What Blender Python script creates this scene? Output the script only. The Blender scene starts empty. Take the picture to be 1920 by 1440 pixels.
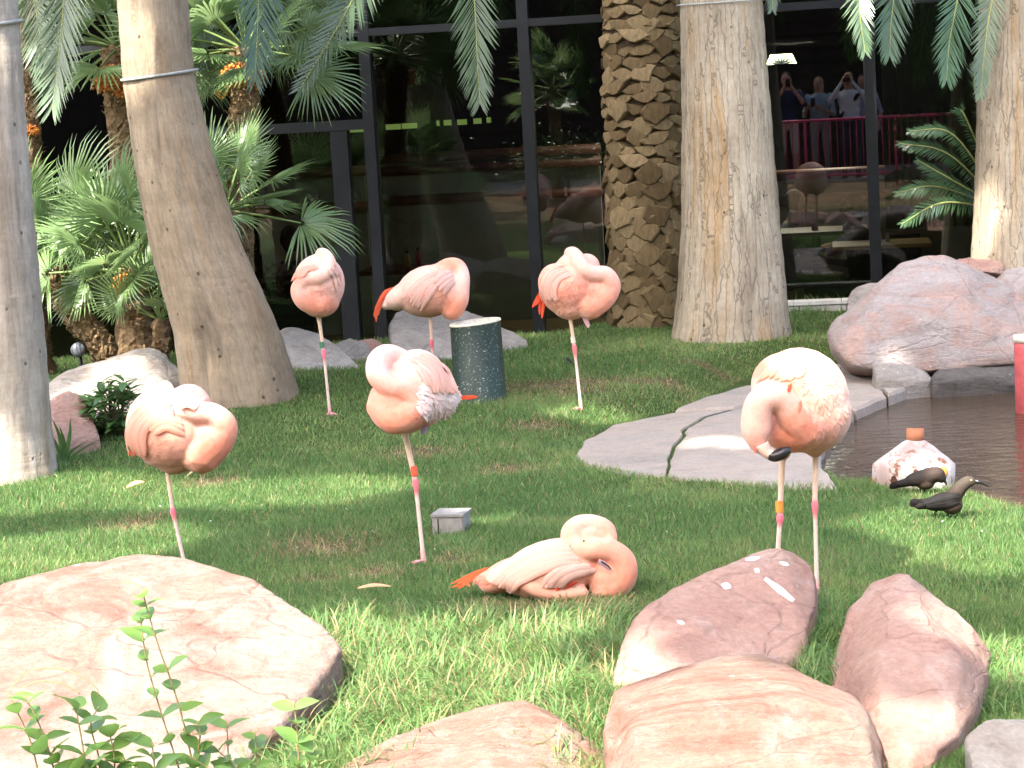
import bpy, bmesh, math, random
import numpy as np
from mathutils import Vector, Matrix, noise as mnoise
from mathutils.bvhtree import BVHTree

random.seed(7); rng = np.random.default_rng(7)
SC = bpy.context.scene
COL = SC.collection

# ------------------------------------------------------------------ camera
CAMZ = 1.9
FPX = 4000.0                      # focal length in photograph pixels (1920 wide)
PITCH = math.atan((720 - 180) / FPX)
ROLL = math.radians(3.2)
C0 = Vector((0, 0, CAMZ))
FW = Vector((0, math.cos(PITCH), -math.sin(PITCH)))
_r0 = Vector((1, 0, 0)); _u0 = Vector((0, math.sin(PITCH), math.cos(PITCH)))
RT = _r0 * math.cos(ROLL) - _u0 * math.sin(ROLL)
UP = _r0 * math.sin(ROLL) + _u0 * math.cos(ROLL)
cd = bpy.data.cameras.new('camera'); cam = bpy.data.objects.new('camera', cd); COL.objects.link(cam)
cd.sensor_width = 36.0; cd.lens = FPX / 1920 * 36.0; cd.clip_start = 0.05; cd.clip_end = 500
M = Matrix((RT, UP, -FW)).transposed().to_4x4(); M.translation = C0
cam.matrix_world = M
SC.camera = cam

# ------------------------------------------------------------------ sky, sun, exposure
SUN_TO = Vector((-0.34, -0.46, 0.82)).normalized()     # towards the sun: high, behind the camera and to the left
LDIR = -SUN_TO
w = bpy.data.worlds.new('World'); SC.world = w; w.use_nodes = True
nt = w.node_tree; bg = nt.nodes['Background']
sky = nt.nodes.new('ShaderNodeTexSky'); sky.sky_type = 'NISHITA'; sky.sun_disc = False
sky.dust_density = 5.0; sky.ozone_density = 0.4; sky.air_density = 0.8
sky.sun_elevation = math.asin(SUN_TO.z); sky.sun_rotation = math.atan2(SUN_TO.x, SUN_TO.y)
nt.links.new(sky.outputs[0], bg.inputs[0]); bg.inputs[1].default_value = 0.15
sd = bpy.data.lights.new('sun', 'SUN'); so = bpy.data.objects.new('sun', sd); COL.objects.link(so)
sd.energy = 2.3; sd.angle = math.radians(0.53); sd.color = (1.0, 0.955, 0.88)
so.rotation_euler = SUN_TO.to_track_quat('Z', 'Y').to_euler()
SC.view_settings.view_transform = 'Standard'; SC.view_settings.look = 'None'
SC.view_settings.exposure = 2.95; SC.view_settings.gamma = 1.0
SC.view_settings.use_curve_mapping = False

# ------------------------------------------------------------------ pixel <-> world helpers (layout measured from the photograph)
def ray(u, v): return FW + RT * ((u - 960) / FPX) - UP * ((v - 720) / FPX)
def at(u, v, D): return C0 + ray(u, v) * D
def on_plane(u, v, z=0.0):
    r = ray(u, v); return C0 + r * ((z - CAMZ) / r.z)
def ss(x, a, b):
    t = np.clip((np.asarray(x, float) - a) / (b - a), 0, 1); return t * t * (3 - 2 * t)
def sdpoly(px, py, poly):
    px = np.asarray(px, float); py = np.asarray(py, float)
    d = np.full(px.shape, 1e9); ins = np.zeros(px.shape, bool); n = len(poly)
    for i in range(n):
        ax, ay = poly[i]; bx, by = poly[(i + 1) % n]
        ex, ey = bx - ax, by - ay; wx, wy = px - ax, py - ay
        t = np.clip((wx * ex + wy * ey) / (ex * ex + ey * ey + 1e-12), 0, 1)
        d = np.minimum(d, np.hypot(wx - ex * t, wy - ey * t))
        c = ((ay > py) != (by > py)) & (px < (bx - ax) * (py - ay) / (by - ay + 1e-12) + ax)
        ins ^= c
    return np.where(ins, -d, d)
def polyw(pts, z): return [tuple(on_plane(u, v, z)[:2]) for u, v in pts]
POND = polyw([(2400, 1010), (1990, 965), (1880, 936), (1790, 910), (1640, 900), (1580, 905), (1540, 880), (1528, 850), (1545, 800), (1580, 770),
              (1650, 742), (1740, 712), (1820, 690), (1920, 660), (2100, 630), (2400, 640)], -0.02)
LEDGE = polyw([(1078, 852), (1092, 825), (1150, 793), (1270, 768), (1330, 742), (1400, 705), (1480, 684), (1600, 676), (1700, 680), (1745, 708),
               (1650, 745), (1585, 775), (1548, 805), (1532, 850), (1545, 880), (1572, 912), (1480, 912), (1350, 900), (1180, 888), (1100, 872)], 0.02)
def gz(x, y):
    x = np.asarray(x, float); y = np.asarray(y, float)
    z = 0.15 * ss(y, 10.3, 14.3)
    z = z + 0.10 * np.exp(-((x + 1.7) / 0.9) ** 2 - ((y - 13.0) / 1.6) ** 2)
    z = z + 0.014 * np.sin(x * 2.3 + 0.6 * y) * np.sin(y * 1.7 - 0.4 * x) + 0.008 * np.sin(x * 5.1 + 1) * np.sin(y * 4.3)
    z = z + 0.25 * ss(-y, -3.0, -1.2)
    ye = 15.75 + 0.65 * ss(x, 0.3, 0.9)
    z = z - 0.5 * ss(y, ye, ye + 0.3)
    dl = sdpoly(x, y, LEDGE); z = z + (0.012 - z) * ss(-dl, -0.3, -0.02) * (y > 5)
    d = sdpoly(x, y, POND)
    z = np.where(y > 5, z - 0.55 * ss(-d, -0.01, 0.13) - 0.03 * ss(-d, -0.35, 0), z)
    return z
def G(u, v, lo=4.0, hi=40.0):
    r = ray(u, v); Ds = np.arange(lo, hi, 0.02)
    xs = r.x * Ds; ys = r.y * Ds; zs = CAMZ + r.z * Ds
    k = np.argmax(zs < gz(xs, ys)); D = Ds[k]
    return Vector((xs[k], ys[k], zs[k])), float(D)

# ------------------------------------------------------------------ mesh helpers
def mesh(name, V, F, mat=None, smooth=True, colors=None):
    me = bpy.data.meshes.new(name)
    me.from_pydata([tuple(v) for v in V], [], F); me.update()
    if smooth: me.polygons.foreach_set('use_smooth', [True] * len(me.polygons))
    if mat: me.materials.append(mat)
    if colors is not None: setcol(me, colors)
    return me
def setcol(me, cols):
    a = me.color_attributes.new('Col', 'FLOAT_COLOR', 'POINT')
    c = np.ones((len(me.vertices), 4)); c[:, :3] = cols
    a.data.foreach_set('color', c.ravel())
def npmesh(name, V, F, mat=None, smooth=True, cols=None):
    """fast: V (n,3), F (m,k) with the same k"""
    me = bpy.data.meshes.new(name); V = np.asarray(V, np.float32); F = np.asarray(F, np.int32)
    me.vertices.add(len(V)); me.vertices.foreach_set('co', V.ravel())
    m, k = F.shape
    me.loops.add(m * k); me.loops.foreach_set('vertex_index', F.ravel())
    me.polygons.add(m); me.polygons.foreach_set('loop_start', np.arange(0, m * k, k, dtype=np.int32))
    me.update(calc_edges=True)
    if smooth: me.polygons.foreach_set('use_smooth', np.ones(m, bool))
    if mat: me.materials.append(mat)
    if cols is not None: setcol(me, cols)
    return me
def ob(name, me, parent=None, mw=None, loc=None):
    o = bpy.data.objects.new(name, me); COL.objects.link(o)
    if parent is not None: o.parent = parent
    if mw is not None: o.matrix_local = mw
    if loc is not None: o.location = loc
    return o
def tag(o, label=None, cat=None, group=None, kind=None):
    if label: o['label'] = label
    if cat: o['category'] = cat
    if group: o['group'] = group
    if kind: o['kind'] = kind
    return o
def empty(name, loc, label, cat, group=None, rot=None):
    o = bpy.data.objects.new(name, None); COL.objects.link(o); o.empty_display_size = 0.1
    m = (rot.to_4x4() if rot is not None else Matrix.Identity(4)); m.translation = loc
    o.matrix_world = m
    return tag(o, label, cat, group)
class MB:
    """collects shapes into one mesh"""
    def __init__(s): s.V = []; s.F = []; s.C = []; s.c = (1, 1, 1)
    def add(s, V, F, c=None):
        n = len(s.V); s.V += [Vector(v) for v in V]; s.F += [[i + n for i in f] for f in F]
        s.C += [c or s.c] * len(V); return s
    def box(s, lo, hi, c=None, m=None):
        (a, b, d), (e, f, g) = lo, hi
        V = [Vector(p) for p in ((a, b, d), (e, b, d), (e, f, d), (a, f, d), (a, b, g), (e, b, g), (e, f, g), (a, f, g))]
        if m is not None: V = [m @ p for p in V]
        return s.add(V, [(3, 2, 1, 0), (4, 5, 6, 7), (0, 1, 5, 4), (1, 2, 6, 5), (2, 3, 7, 6), (3, 0, 4, 7)], c)
    def tube(s, pts, rad, n=8, c=None, cap=True):
        V, F = tube(pts, rad, n, cap); return s.add(V, F, c)
    def ico(s, cen, r, sub=2, c=None, m=None):
        bm = bmesh.new(); bmesh.ops.create_icosphere(bm, subdivisions=sub, radius=1.0)
        r = Vector((r, r, r)) if isinstance(r, (int, float)) else Vector(r)
        V = []
        for v in bm.verts:
            p = Vector((v.co.x * r.x, v.co.y * r.y, v.co.z * r.z))
            if m is not None: p = m @ p
            V.append(p + Vector(cen))
        F = [[v.index for v in f.verts] for f in bm.faces]; bm.free()
        return s.add(V, F, c)
    def mesh(s, name, mat, smooth=True, col=False):
        return mesh(name, s.V, s.F, mat, smooth, s.C if col else None)
    def obj(s, name, mat, parent=None, smooth=True, col=False, mw=None):
        return ob(name, s.mesh(name, mat, smooth, col), parent, mw)
def tube(pts, rad, n=8, cap=True):
    pts = [Vector(p) for p in pts]; m = len(pts)
    if isinstance(rad, (int, float)): rad = [rad] * m
    V = []; F = []; prev = None
    for i in range(m):
        t = (pts[min(i + 1, m - 1)] - pts[max(i - 1, 0)]).normalized()
        if prev is None:
            a = Vector((1, 0, 0)) if abs(t.x) < 0.8 else Vector((0, 1, 0))
            x = t.cross(a).normalized()
        else: x = (prev - t * prev.dot(t)).normalized()
        y = t.cross(x); prev = x
        for k in range(n):
            an = 2 * math.pi * k / n
            V.append(pts[i] + (x * math.cos(an) + y * math.sin(an)) * rad[i])
    for i in range(m - 1):
        for k in range(n):
            F.append([i * n + k, i * n + (k + 1) % n, (i + 1) * n + (k + 1) % n, (i + 1) * n + k])
    if cap: F.append([k for k in range(n)][::-1]); F.append([(m - 1) * n + k for k in range(n)])
    return V, F
def catmull(P, k=6):
    P = [np.asarray(p, float) for p in P]; out = []
    Q = [2 * P[0] - P[1]] + P + [2 * P[-1] - P[-2]]
    for i in range(1, len(Q) - 2):
        for j in range(k):
            t = j / k
            out.append(0.5 * (2 * Q[i] + (Q[i + 1] - Q[i - 1]) * t + (2 * Q[i - 1] - 5 * Q[i] + 4 * Q[i + 1] - Q[i + 2]) * t * t
                              + (3 * Q[i] - Q[i - 1] - 3 * Q[i + 1] + Q[i + 2]) * t ** 3))
    out.append(P[-1]); return np.array(out)
def remeshed(mb_or_me, voxel, smooth_it=6, fac=0.5, name='m'):
    me = mb_or_me if isinstance(mb_or_me, bpy.types.Mesh) else mb_or_me.mesh('tmp', None)
    o = bpy.data.objects.new('tmp', me); COL.objects.link(o)
    r = o.modifiers.new('r', 'REMESH'); r.mode = 'VOXEL'; r.voxel_size = voxel; r.use_smooth_shade = True
    if smooth_it:
        s = o.modifiers.new('s', 'SMOOTH'); s.iterations = smooth_it; s.factor = fac
    dg = bpy.context.evaluated_depsgraph_get()
    out = bpy.data.meshes.new_from_object(o.evaluated_get(dg)); out.name = name
    bpy.data.objects.remove(o); bpy.data.meshes.remove(me)
    out.materials.clear()
    return out
def vco(me):
    a = np.empty(len(me.vertices) * 3, np.float32); me.vertices.foreach_get('co', a); return a.reshape(-1, 3).astype(float)
def vno(me):
    a = np.empty(len(me.vertices) * 3, np.float32); me.vertices.foreach_get('normal', a); return a.reshape(-1, 3).astype(float)
def fbm(P, s, octv=3, off=(0, 0, 0)):
    o = Vector(off); return np.array([mnoise.fractal(Vector(p) * s + o, 1.0, 2.0, octv) for p in P])

# ------------------------------------------------------------------ materials
class NT:
    def __init__(s, name):
        s.m = bpy.data.materials.new(name); s.m.use_nodes = True; s.t = s.m.node_tree
        s.b = s.t.nodes['Principled BSDF']; s.out = s.t.nodes['Material Output']
    def n(s, t, **kw):
        x = s.t.nodes.new(t)
        for k, v in kw.items(): setattr(x, k, v)
        return x
    def l(s, a, b): s.t.links.new(a, b)
    def coord(s, kind='Object', scale=(1, 1, 1), rot=(0, 0, 0)):
        tc = s.n('ShaderNodeTexCoord'); mp = s.n('ShaderNodeMapping')
        mp.inputs['Scale'].default_value = scale; mp.inputs['Rotation'].default_value = rot
        s.l(tc.outputs[kind], mp.inputs[0]); return mp.outputs[0]
    def noise(s, co, scale, detail=5, rough=0.6, dist=0.0):
        x = s.n('ShaderNodeTexNoise'); x.inputs['Scale'].default_value = scale; x.inputs['Detail'].default_value = detail
        x.inputs['Roughness'].default_value = rough; x.inputs['Distortion'].default_value = dist
        s.l(co, x.inputs['Vector']); return x.outputs['Fac']
    def ramp(s, fac, stops, interp='LINEAR'):
        x = s.n('ShaderNodeValToRGB'); e = x.color_ramp.elements; x.color_ramp.interpolation = interp
        while len(e) < len(stops): e.new(0.5)
        for k, (p, c) in enumerate(stops):
            e[k].position = p; e[k].color = (*c, 1) if len(c) == 3 else c
        s.l(fac, x.inputs[0]); return x.outputs[0]
    def mix(s, fac, a, b, mode='MIX'):
        x = s.n('ShaderNodeMix', data_type='RGBA', blend_type=mode)
        for sock, val in ((x.inputs['Factor'], fac), (x.inputs['A'], a), (x.inputs['B'], b)):
            if isinstance(val, (int, float)): sock.default_value = val
            elif isinstance(val, tuple): sock.default_value = (*val, 1) if len(val) == 3 else val
            else: s.l(val, sock)
        return x.outputs['Result']
    def math(s, op, a, b=None):
        x = s.n('ShaderNodeMath', operation=op)
        for i, v in enumerate((a, b)):
            if v is None: continue
            if isinstance(v, (int, float)): x.inputs[i].default_value = v
            else: s.l(v, x.inputs[i])
        return x.outputs[0]
    def attr(s, name='Col'):
        x = s.n('ShaderNodeAttribute'); x.attribute_name = name; return x.outputs['Color']
    def bump(s, h, strength=0.5, dist=0.01, prev=None):
        x = s.n('ShaderNodeBump'); x.inputs['Strength'].default_value = strength; x.inputs['Distance'].default_value = dist
        s.l(h, x.inputs['Height'])
        if prev is not None: s.l(prev, x.inputs['Normal'])
        return x.outputs['Normal']
    def fin(s, color=None, rough=0.7, spec=0.3, normal=None, metal=0.0):
        b = s.b
        if color is not None:
            if isinstance(color, tuple): b.inputs['Base Color'].default_value = (*color, 1)
            else: s.l(color, b.inputs['Base Color'])
        if isinstance(rough, (int, float)): b.inputs['Roughness'].default_value = rough
        else: s.l(rough, b.inputs['Roughness'])
        b.inputs['Specular IOR Level'].default_value = spec; b.inputs['Metallic'].default_value = metal
        if normal is not None: s.l(normal, b.inputs['Normal'])
        return s.m
    def translucent(s, color, fac):
        """leaf: mix the principled shader with light coming through"""
        tr = s.n('ShaderNodeBsdfTranslucent'); mx = s.n('ShaderNodeMixShader')
        if isinstance(color, tuple): tr.inputs[0].default_value = (*color, 1)
        else: s.l(color, tr.inputs[0])
        mx.inputs[0].default_value = fac
        s.l(s.b.outputs[0], mx.inputs[1]); s.l(tr.outputs[0], mx.inputs[2]); s.l(mx.outputs[0], s.out.inputs[0])
        return s.m
def plain(name, c, rough=0.6, spec=0.3, var=0.15, scale=8.0, bump=0.2, bdist=0.004, metal=0.0):
    n = NT(name); co = n.coord(); f = n.noise(co, scale, 6)
    lo = tuple(x * (1 - var) for x in c); hi = tuple(min(1, x * (1 + var)) for x in c)
    return n.fin(n.ramp(f, [(0.3, lo), (0.7, hi)]), rough, spec, n.bump(n.noise(co, scale * 4, 4), bump, bdist), metal)
def vcol(name, rough=0.7, spec=0.25, scale=60.0, var=0.12, bump=0.3, bdist=0.003, stretch=(1, 1, 1)):
    n = NT(name); co = n.coord('Object', stretch); f = n.noise(co, scale, 4)
    c = n.mix(1.0, n.attr(), n.ramp(f, [(0.3, (1 - var,) * 3), (0.7, (1 + var * 0.4,) * 3)]), 'MULTIPLY')
    return n.fin(c, rough, spec, n.bump(f, bump, bdist))
def leafmat(name, c1, c2, tip=None, rough=0.38, spec=0.5, tr=0.3, scale=5.0, tcol=None):
    n = NT(name); co = n.coord(); f = n.noise(co, scale, 3)
    oi = n.n('ShaderNodeObjectInfo')
    c = n.ramp(f, [(0.25, c1), (0.75, c2)])
    hs = n.n('ShaderNodeHueSaturation'); n.l(c, hs.inputs['Color'])
    mr = n.n('ShaderNodeMapRange'); mr.inputs['To Min'].default_value = 0.75; mr.inputs['To Max'].default_value = 1.25
    n.l(oi.outputs['Random'], mr.inputs[0]); n.l(mr.outputs[0], hs.inputs['Value'])
    n.fin(hs.outputs[0], rough, spec)
    return n.translucent(tcol or tuple(min(1, x * 1.6) for x in c2), tr)
def emat(name, c, strength):
    n = NT(name); n.b.inputs['Base Color'].default_value = (*c, 1); n.b.inputs['Emission Color'].default_value = (*c, 1)
    n.b.inputs['Emission Strength'].default_value = strength; return n.m
def rockmat(name, dark, mid, light, pale, scale=2.2, paleamt=0.62, strat=(1, 1, 4), rot=(0.3, 0.2, 0), bumpk=1.1):
    n = NT(name); co = n.coord('Object', strat, rot); co0 = n.coord()
    f = n.noise(co, scale, 8, 0.62, 0.6)
    c = n.ramp(f, [(0.30, dark), (0.45, mid), (0.58, light), (0.75, mid)])
    p = n.noise(co0, scale * 1.3, 9, 0.68, 1.2)
    c = n.mix(n.ramp(p, [(paleamt - 0.1, (0, 0, 0)), (paleamt + 0.1, (1, 1, 1))]), c, pale)
    g = n.noise(co0, 40, 6, 0.7)
    c = n.mix(0.55, c, n.mix(1.0, c, n.ramp(g, [(0.25, (0.55,) * 3), (0.7, (1.25,) * 3)]), 'MULTIPLY'))
    sp = n.n('ShaderNodeTexVoronoi'); sp.inputs['Scale'].default_value = 9; n.l(co0, sp.inputs['Vector'])
    lich = n.ramp(sp.outputs['Distance'], [(0.04, (1, 1, 1)), (0.09, (0, 0, 0))])
    c = n.mix(n.math('MULTIPLY', lich, 0.35), c, (0.75, 0.7, 0.66))
    crk = n.n('ShaderNodeTexVoronoi', feature='DISTANCE_TO_EDGE'); crk.inputs['Scale'].default_value = scale * 0.9
    cw = n.n('ShaderNodeMixRGB'); cw.inputs[0].default_value = 0.25; n.l(co, cw.inputs[1])
    nn = n.n('ShaderNodeTexNoise'); nn.inputs['Scale'].default_value = 3; n.l(co0, nn.inputs['Vector']); n.l(nn.outputs['Color'], cw.inputs[2])
    n.l(cw.outputs[0], crk.inputs['Vector'])
    ck = n.ramp(crk.outputs['Distance'], [(0.0, (0, 0, 0)), (0.016, (1, 1, 1))])
    c = n.mix(n.math('MULTIPLY', n.math('SUBTRACT', 1.0, ck), 0.16), c, tuple(x * .5 for x in dark))
    fr_ = n.noise(co0, scale * 9, 10, 0.75, 0.4)
    c = n.mix(n.ramp(fr_, [(0.60, (0, 0, 0)), (0.74, (0.28,) * 3)]), c, tuple(x * .75 for x in dark))
    h = n.bump(n.noise(co, scale * 5, 8, 0.68), bumpk, 0.035)
    h = n.bump(fr_, 0.7 * bumpk, 0.018, h); h = n.bump(g, 0.6 * bumpk, 0.008, h); h = n.bump(ck, 0.5, 0.014, h)
    return n.fin(c, 0.85, 0.2, h)
# ------------------------------------------------------------------ where the photograph shows sun (the tree crown is open there)
LIT = []
def lit(p, r): LIT.append((Vector(p), r))
def litg(u, v, r): lit(G(u, v)[0], r * 1.3 + .03)
for u, v, r in [(-60, 925, .3), (60, 930, .3), (160, 925, .26), (260, 930, .2), (360, 935, .2), (440, 930, .2), (520, 925, .22), (600, 920, .22), (680, 920, .2),
                (30, 1040, .3), (120, 1035, .28), (210, 1025, .25), (290, 1015, .18), (-40, 1060, .3), (1700, 726, .08),
                (1330, 832, .09), (1400, 836, .08), (1720, 985, .2), (1800, 1010, .22), (1880, 1040, .22), (1700, 1045, .16),
                (600, 1200, .18), (690, 1240, .16), (640, 1330, .22), (760, 1200, .12), (850, 1260, .16), (960, 1220, .12), (1050, 1190, .12), (740, 1340, .2), (880, 1180, .1), (1080, 1300, .14), (1000, 1270, .1),
                (1800, 930, .12), (1900, 970, .2), (1900, 1250, .2), (1130, 785, .12), (1090, 775, .12)]:
    litg(u, v, r)
for u, v, D, r in [(100, 1150, 7.1, .3), (250, 1130, 7.2, .3), (400, 1180, 6.9, .35), (520, 1220, 6.8, .3), (300, 1280, 6.6, .4), (450, 1300, 6.5, .3), (100, 1280, 6.5, .4), (200, 1400, 6.1, .4), (20, 1380, 6.2, .4), (400, 1400, 6.1, .3),
                   (760, 1420, 6.05, .3), (900, 1370, 6.2, .3), (1020, 1390, 6.15, .3), (1110, 1430, 6.0, .25), (880, 1430, 6.0, .3),
                   (1230, 1330, 6.0, .24), (1350, 1290, 6.1, .24), (1450, 1300, 6.05, .24), (1550, 1350, 5.95, .24), (1300, 1410, 5.75, .28), (1450, 1420, 5.75, .28), (1570, 1430, 5.7, .25), (1220, 1200, 6.9, .12), (1220, 1260, 6.7, .14),
                   (1900, 1400, 6.1, .15),
                   (235, 745, 13.0, .2), (170, 760, 13.0, .15), (225, 700, 13.3, .18), (270, 720, 13.2, .12), (580, 650, 14.1, .25), (640, 680, 14.1, .15),
                   (725, 670, 9.0, .1), (770, 665, 9.1, .08), (310, 735, 8.6, .1), (350, 745, 8.7, .1), (280, 1075, 7.5, .25), (420, 1120, 7.3, .25), (540, 1170, 7.1, .22), (610, 1225, 6.9, .2), (60, 1100, 7.5, .25), (170, 1080, 7.5, .25), (560, 1270, 6.7, .2),
                   (150, 450, 14, .35), (190, 420, 14, .25), (130, 520, 13.8, .3), (90, 400, 14, .3), (250, 540, 13.9, .25), (490, 390, 14.5, .35), (455, 280, 14.6, .2), (455, 350, 14.6, .2), (455, 150, 14.6, .25),
                   (600, 60, 14.3, .4), (430, 50, 14.3, .35), (680, 90, 14.3, .25), (540, 110, 14.3, .3), (300, 620, 13.8, .2), (10, 100, 11.3, .15), (1620, 50, 14.2, .25), (1760, 310, 14.6, .3), (1740, 380, 14.6, .2),
                   (1670, 455, 17.3, .3), (60, 220, 14.4, .15), (1720, 870, 9.5, .14), (1770, 880, 9.4, .1)]:
    lit(at(u, v, D), r)
LITC = np.array([list(c) for c, r in LIT]); LITR = np.array([r for c, r in LIT])
def blocks(p, rad=0.05):
    W = LITC - np.asarray(p); t = W @ np.array(LDIR)
    d = np.linalg.norm(W - t[:, None] * np.array(LDIR), axis=1)
    return bool(np.any((t > 0.3) & (d < LITR + rad)))

# ------------------------------------------------------------------ ground
def patch(u, v, ru, rv):
    p, D = G(u, v); q, _ = G(u, v - rv); s = FPX / D
    return (p.x, p.y, ru / s, max(0.05, abs(q.y - p.y)))
BARE = [patch(*a) for a in [(610, 1028, 95, 22), (1060, 722, 150, 9), (1230, 716, 60, 7), (850, 1052, 45, 10), (250, 985, 60, 12), (700, 1075, 60, 10), (1000, 800, 60, 8), (600, 1090, 60, 8), (1330, 690, 60, 6), (400, 905, 50, 8), (780, 850, 70, 10), (950, 880, 50, 8), (1010, 1140, 120, 10), (1080, 735, 60, 6)]]
def bare(x, y):
    b = np.zeros(np.shape(x))
    for cx, cy, rx, ry in BARE: b = np.maximum(b, np.exp(-((x - cx) / rx) ** 2 - ((y - cy) / ry) ** 2))
    return b
gx = np.concatenate([np.linspace(-80, -5, 16), np.arange(-4.6, 5.6, 0.07), np.linspace(6, 80, 16)])
gy = np.concatenate([np.linspace(-60, 5, 24), np.arange(5.4, 17.2, 0.07), np.linspace(17.6, 90, 14)])
X, Y = np.meshgrid(gx, gy); Z = gz(X, Y)
nx, ny = len(gx), len(gy)
idx = np.arange(nx * ny).reshape(ny, nx)
Fq = np.stack([idx[:-1, :-1], idx[:-1, 1:], idx[1:, 1:], idx[1:, :-1]], -1).reshape(-1, 4)
n = NT('lawn_soil'); co = n.coord(); f = n.noise(co, 3.0, 8, 0.65); g = n.noise(co, 45, 5, 0.7)
c = n.ramp(f, [(0.35, (0.045, 0.075, 0.02)), (0.6, (0.07, 0.105, 0.03)), (0.75, (0.13, 0.10, 0.05))])
c = n.mix(n.attr(), c, (0.17, 0.115, 0.07))
c = n.mix(1.0, c, n.ramp(g, [(0.3, (0.45,) * 3), (0.7, (1.2,) * 3)]), 'MULTIPLY')
m_soil = n.fin(c, 0.95, 0.1, n.bump(g, 0.7, 0.02))
bb = np.where(sdpoly(X, Y, POND) < 0.02, 1.0, 0.0) * (Y > 5); bb = np.maximum(bb, bare(X, Y) * 0.8); bb = np.maximum(bb, ss(Y, 15.9, 16.4)); bb = np.maximum(bb, ss(-Y, -3.5, -2))
ground = ob('ground', npmesh('ground', np.stack([X, Y, Z], -1).reshape(-1, 3), Fq, m_soil, True, np.repeat(bb.reshape(-1, 1), 3, 1)))
tag(ground, kind='structure')

# grass blades: short lawn, denser near the camera (world-space sampling)
TRUNKS = []      # (x, y, r) keep-out circles, filled with the big trunks measured below
for v, uL, uR, D in [(740, 338, 552, 12.9), (870, -42, 104, 11.4), (650, 1254, 1486, 14.9), (604, 1136, 1312, 16.1)]:
    p = at((uL + uR) / 2, v, D); TRUNKS.append((p.x, p.y, (uR - uL) / 2 * D / FPX * 0.93))
def blades(N, x, y, L, W, lean, col, mat, name, seg3=True):
    z = gz(x, y) - 0.006
    az = rng.uniform(0, 2 * np.pi, N); wa = rng.uniform(0, np.pi, N)
    dx, dy = np.cos(az) * lean * L, np.sin(az) * lean * L
    wx, wy = np.cos(wa) * W, np.sin(wa) * W
    hz = L * np.sqrt(np.clip(1 - lean ** 2, 0.05, 1))
    P = np.zeros((N, 3, 3))
    P[:, 0] = np.stack([x - wx, y - wy, z], -1); P[:, 1] = np.stack([x + wx, y + wy, z], -1)
    P[:, 2] = np.stack([x + dx, y + dy, z + hz], -1)
    F = (np.arange(N) * 3)[:, None] + np.array([0, 1, 2])
    o = ob(name, npmesh(name, P.reshape(-1, 3), F, mat, False, np.repeat(col, 3, 0)))
    return o
n = NT('grass_blade'); at_ = n.attr(); n.fin(at_, 0.5, 0.35); 
hs = n.n('ShaderNodeHueSaturation'); hs.inputs['Value'].default_value = 1.5; n.l(at_, hs.inputs['Color'])
m_blade = n.translucent(hs.outputs[0], 0.42)
def vnoise(x, y, s, seed):
    """cheap smooth value noise for colour patches"""
    r = np.random.default_rng(seed).random((64, 64))
    xs, ys = x * s + 100, y * s + 100
    i, j = np.floor(xs).astype(int), np.floor(ys).astype(int); a, b = xs - i, ys - j; a = a * a * (3 - 2 * a); b = b * b * (3 - 2 * b)
    g = lambda p, q: r[p % 64, q % 64]
    return (g(i, j) * (1 - a) + g(i + 1, j) * a) * (1 - b) + (g(i, j + 1) * (1 - a) + g(i + 1, j + 1) * a) * b
N0 = 1150000
t = rng.random(N0); y = 1 / (1 / 5.6 + t * (1 / 16.5 - 1 / 5.6))
x = rng.uniform(-1, 1, N0) * (0.262 * y + 0.15) + 0.0
keep = (sdpoly(x, y, POND) > 0.015) & (sdpoly(x, y, LEDGE) > -0.015 + 0.02 * vnoise(x, y, 6, 3)) & (y < 15.78 + 0.65 * ss(x, .3, .9))
for cx, cy, r in TRUNKS: keep &= np.hypot(x - cx, y - cy) > r
bx = bare(x, y); keep &= rng.random(N0) > bx * 0.88
keep &= rng.random(N0) > 0.35 * (vnoise(x, y, 1.2, 4) < 0.3)
x, y, bx = x[keep], y[keep], bx[keep]; N = len(x)
pn = 0.6 * vnoise(x, y, 1.1, 1) + 0.4 * vnoise(x, y, 4.5, 2)
c1 = np.array([0.11, 0.20, 0.058]); c2 = np.array([0.205, 0.29, 0.095]); c3 = np.array([0.38, 0.28, 0.15])
k = ss(pn + rng.normal(0, .12, N), 0.3, 0.75)[:, None]
col = c1 * (1 - k) + c2 * k
st = (rng.random(N) < 0.06 + 0.65 * bx + 0.08 * (pn > .6))[:, None]
col = np.where(st, c3 * rng.uniform(.6, 1.2, (N, 1)), col) * rng.uniform(0.55, 1.35, (N, 1))
L = rng.uniform(0.022, 0.05, N) * (0.75 + 0.5 * vnoise(x, y, 2.2, 9)); L *= np.where(rng.random(N) < .04, 1.5, 1)
W = (0.0011 + 0.0002 * y) * rng.uniform(.7, 1.3, N)
tag(blades(N, x, y, L, W, rng.uniform(.3, .95, N), col, m_blade, 'lawn_grass'), 'short green lawn grass with straw coloured patches around the birds', 'grass', kind='stuff')

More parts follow.
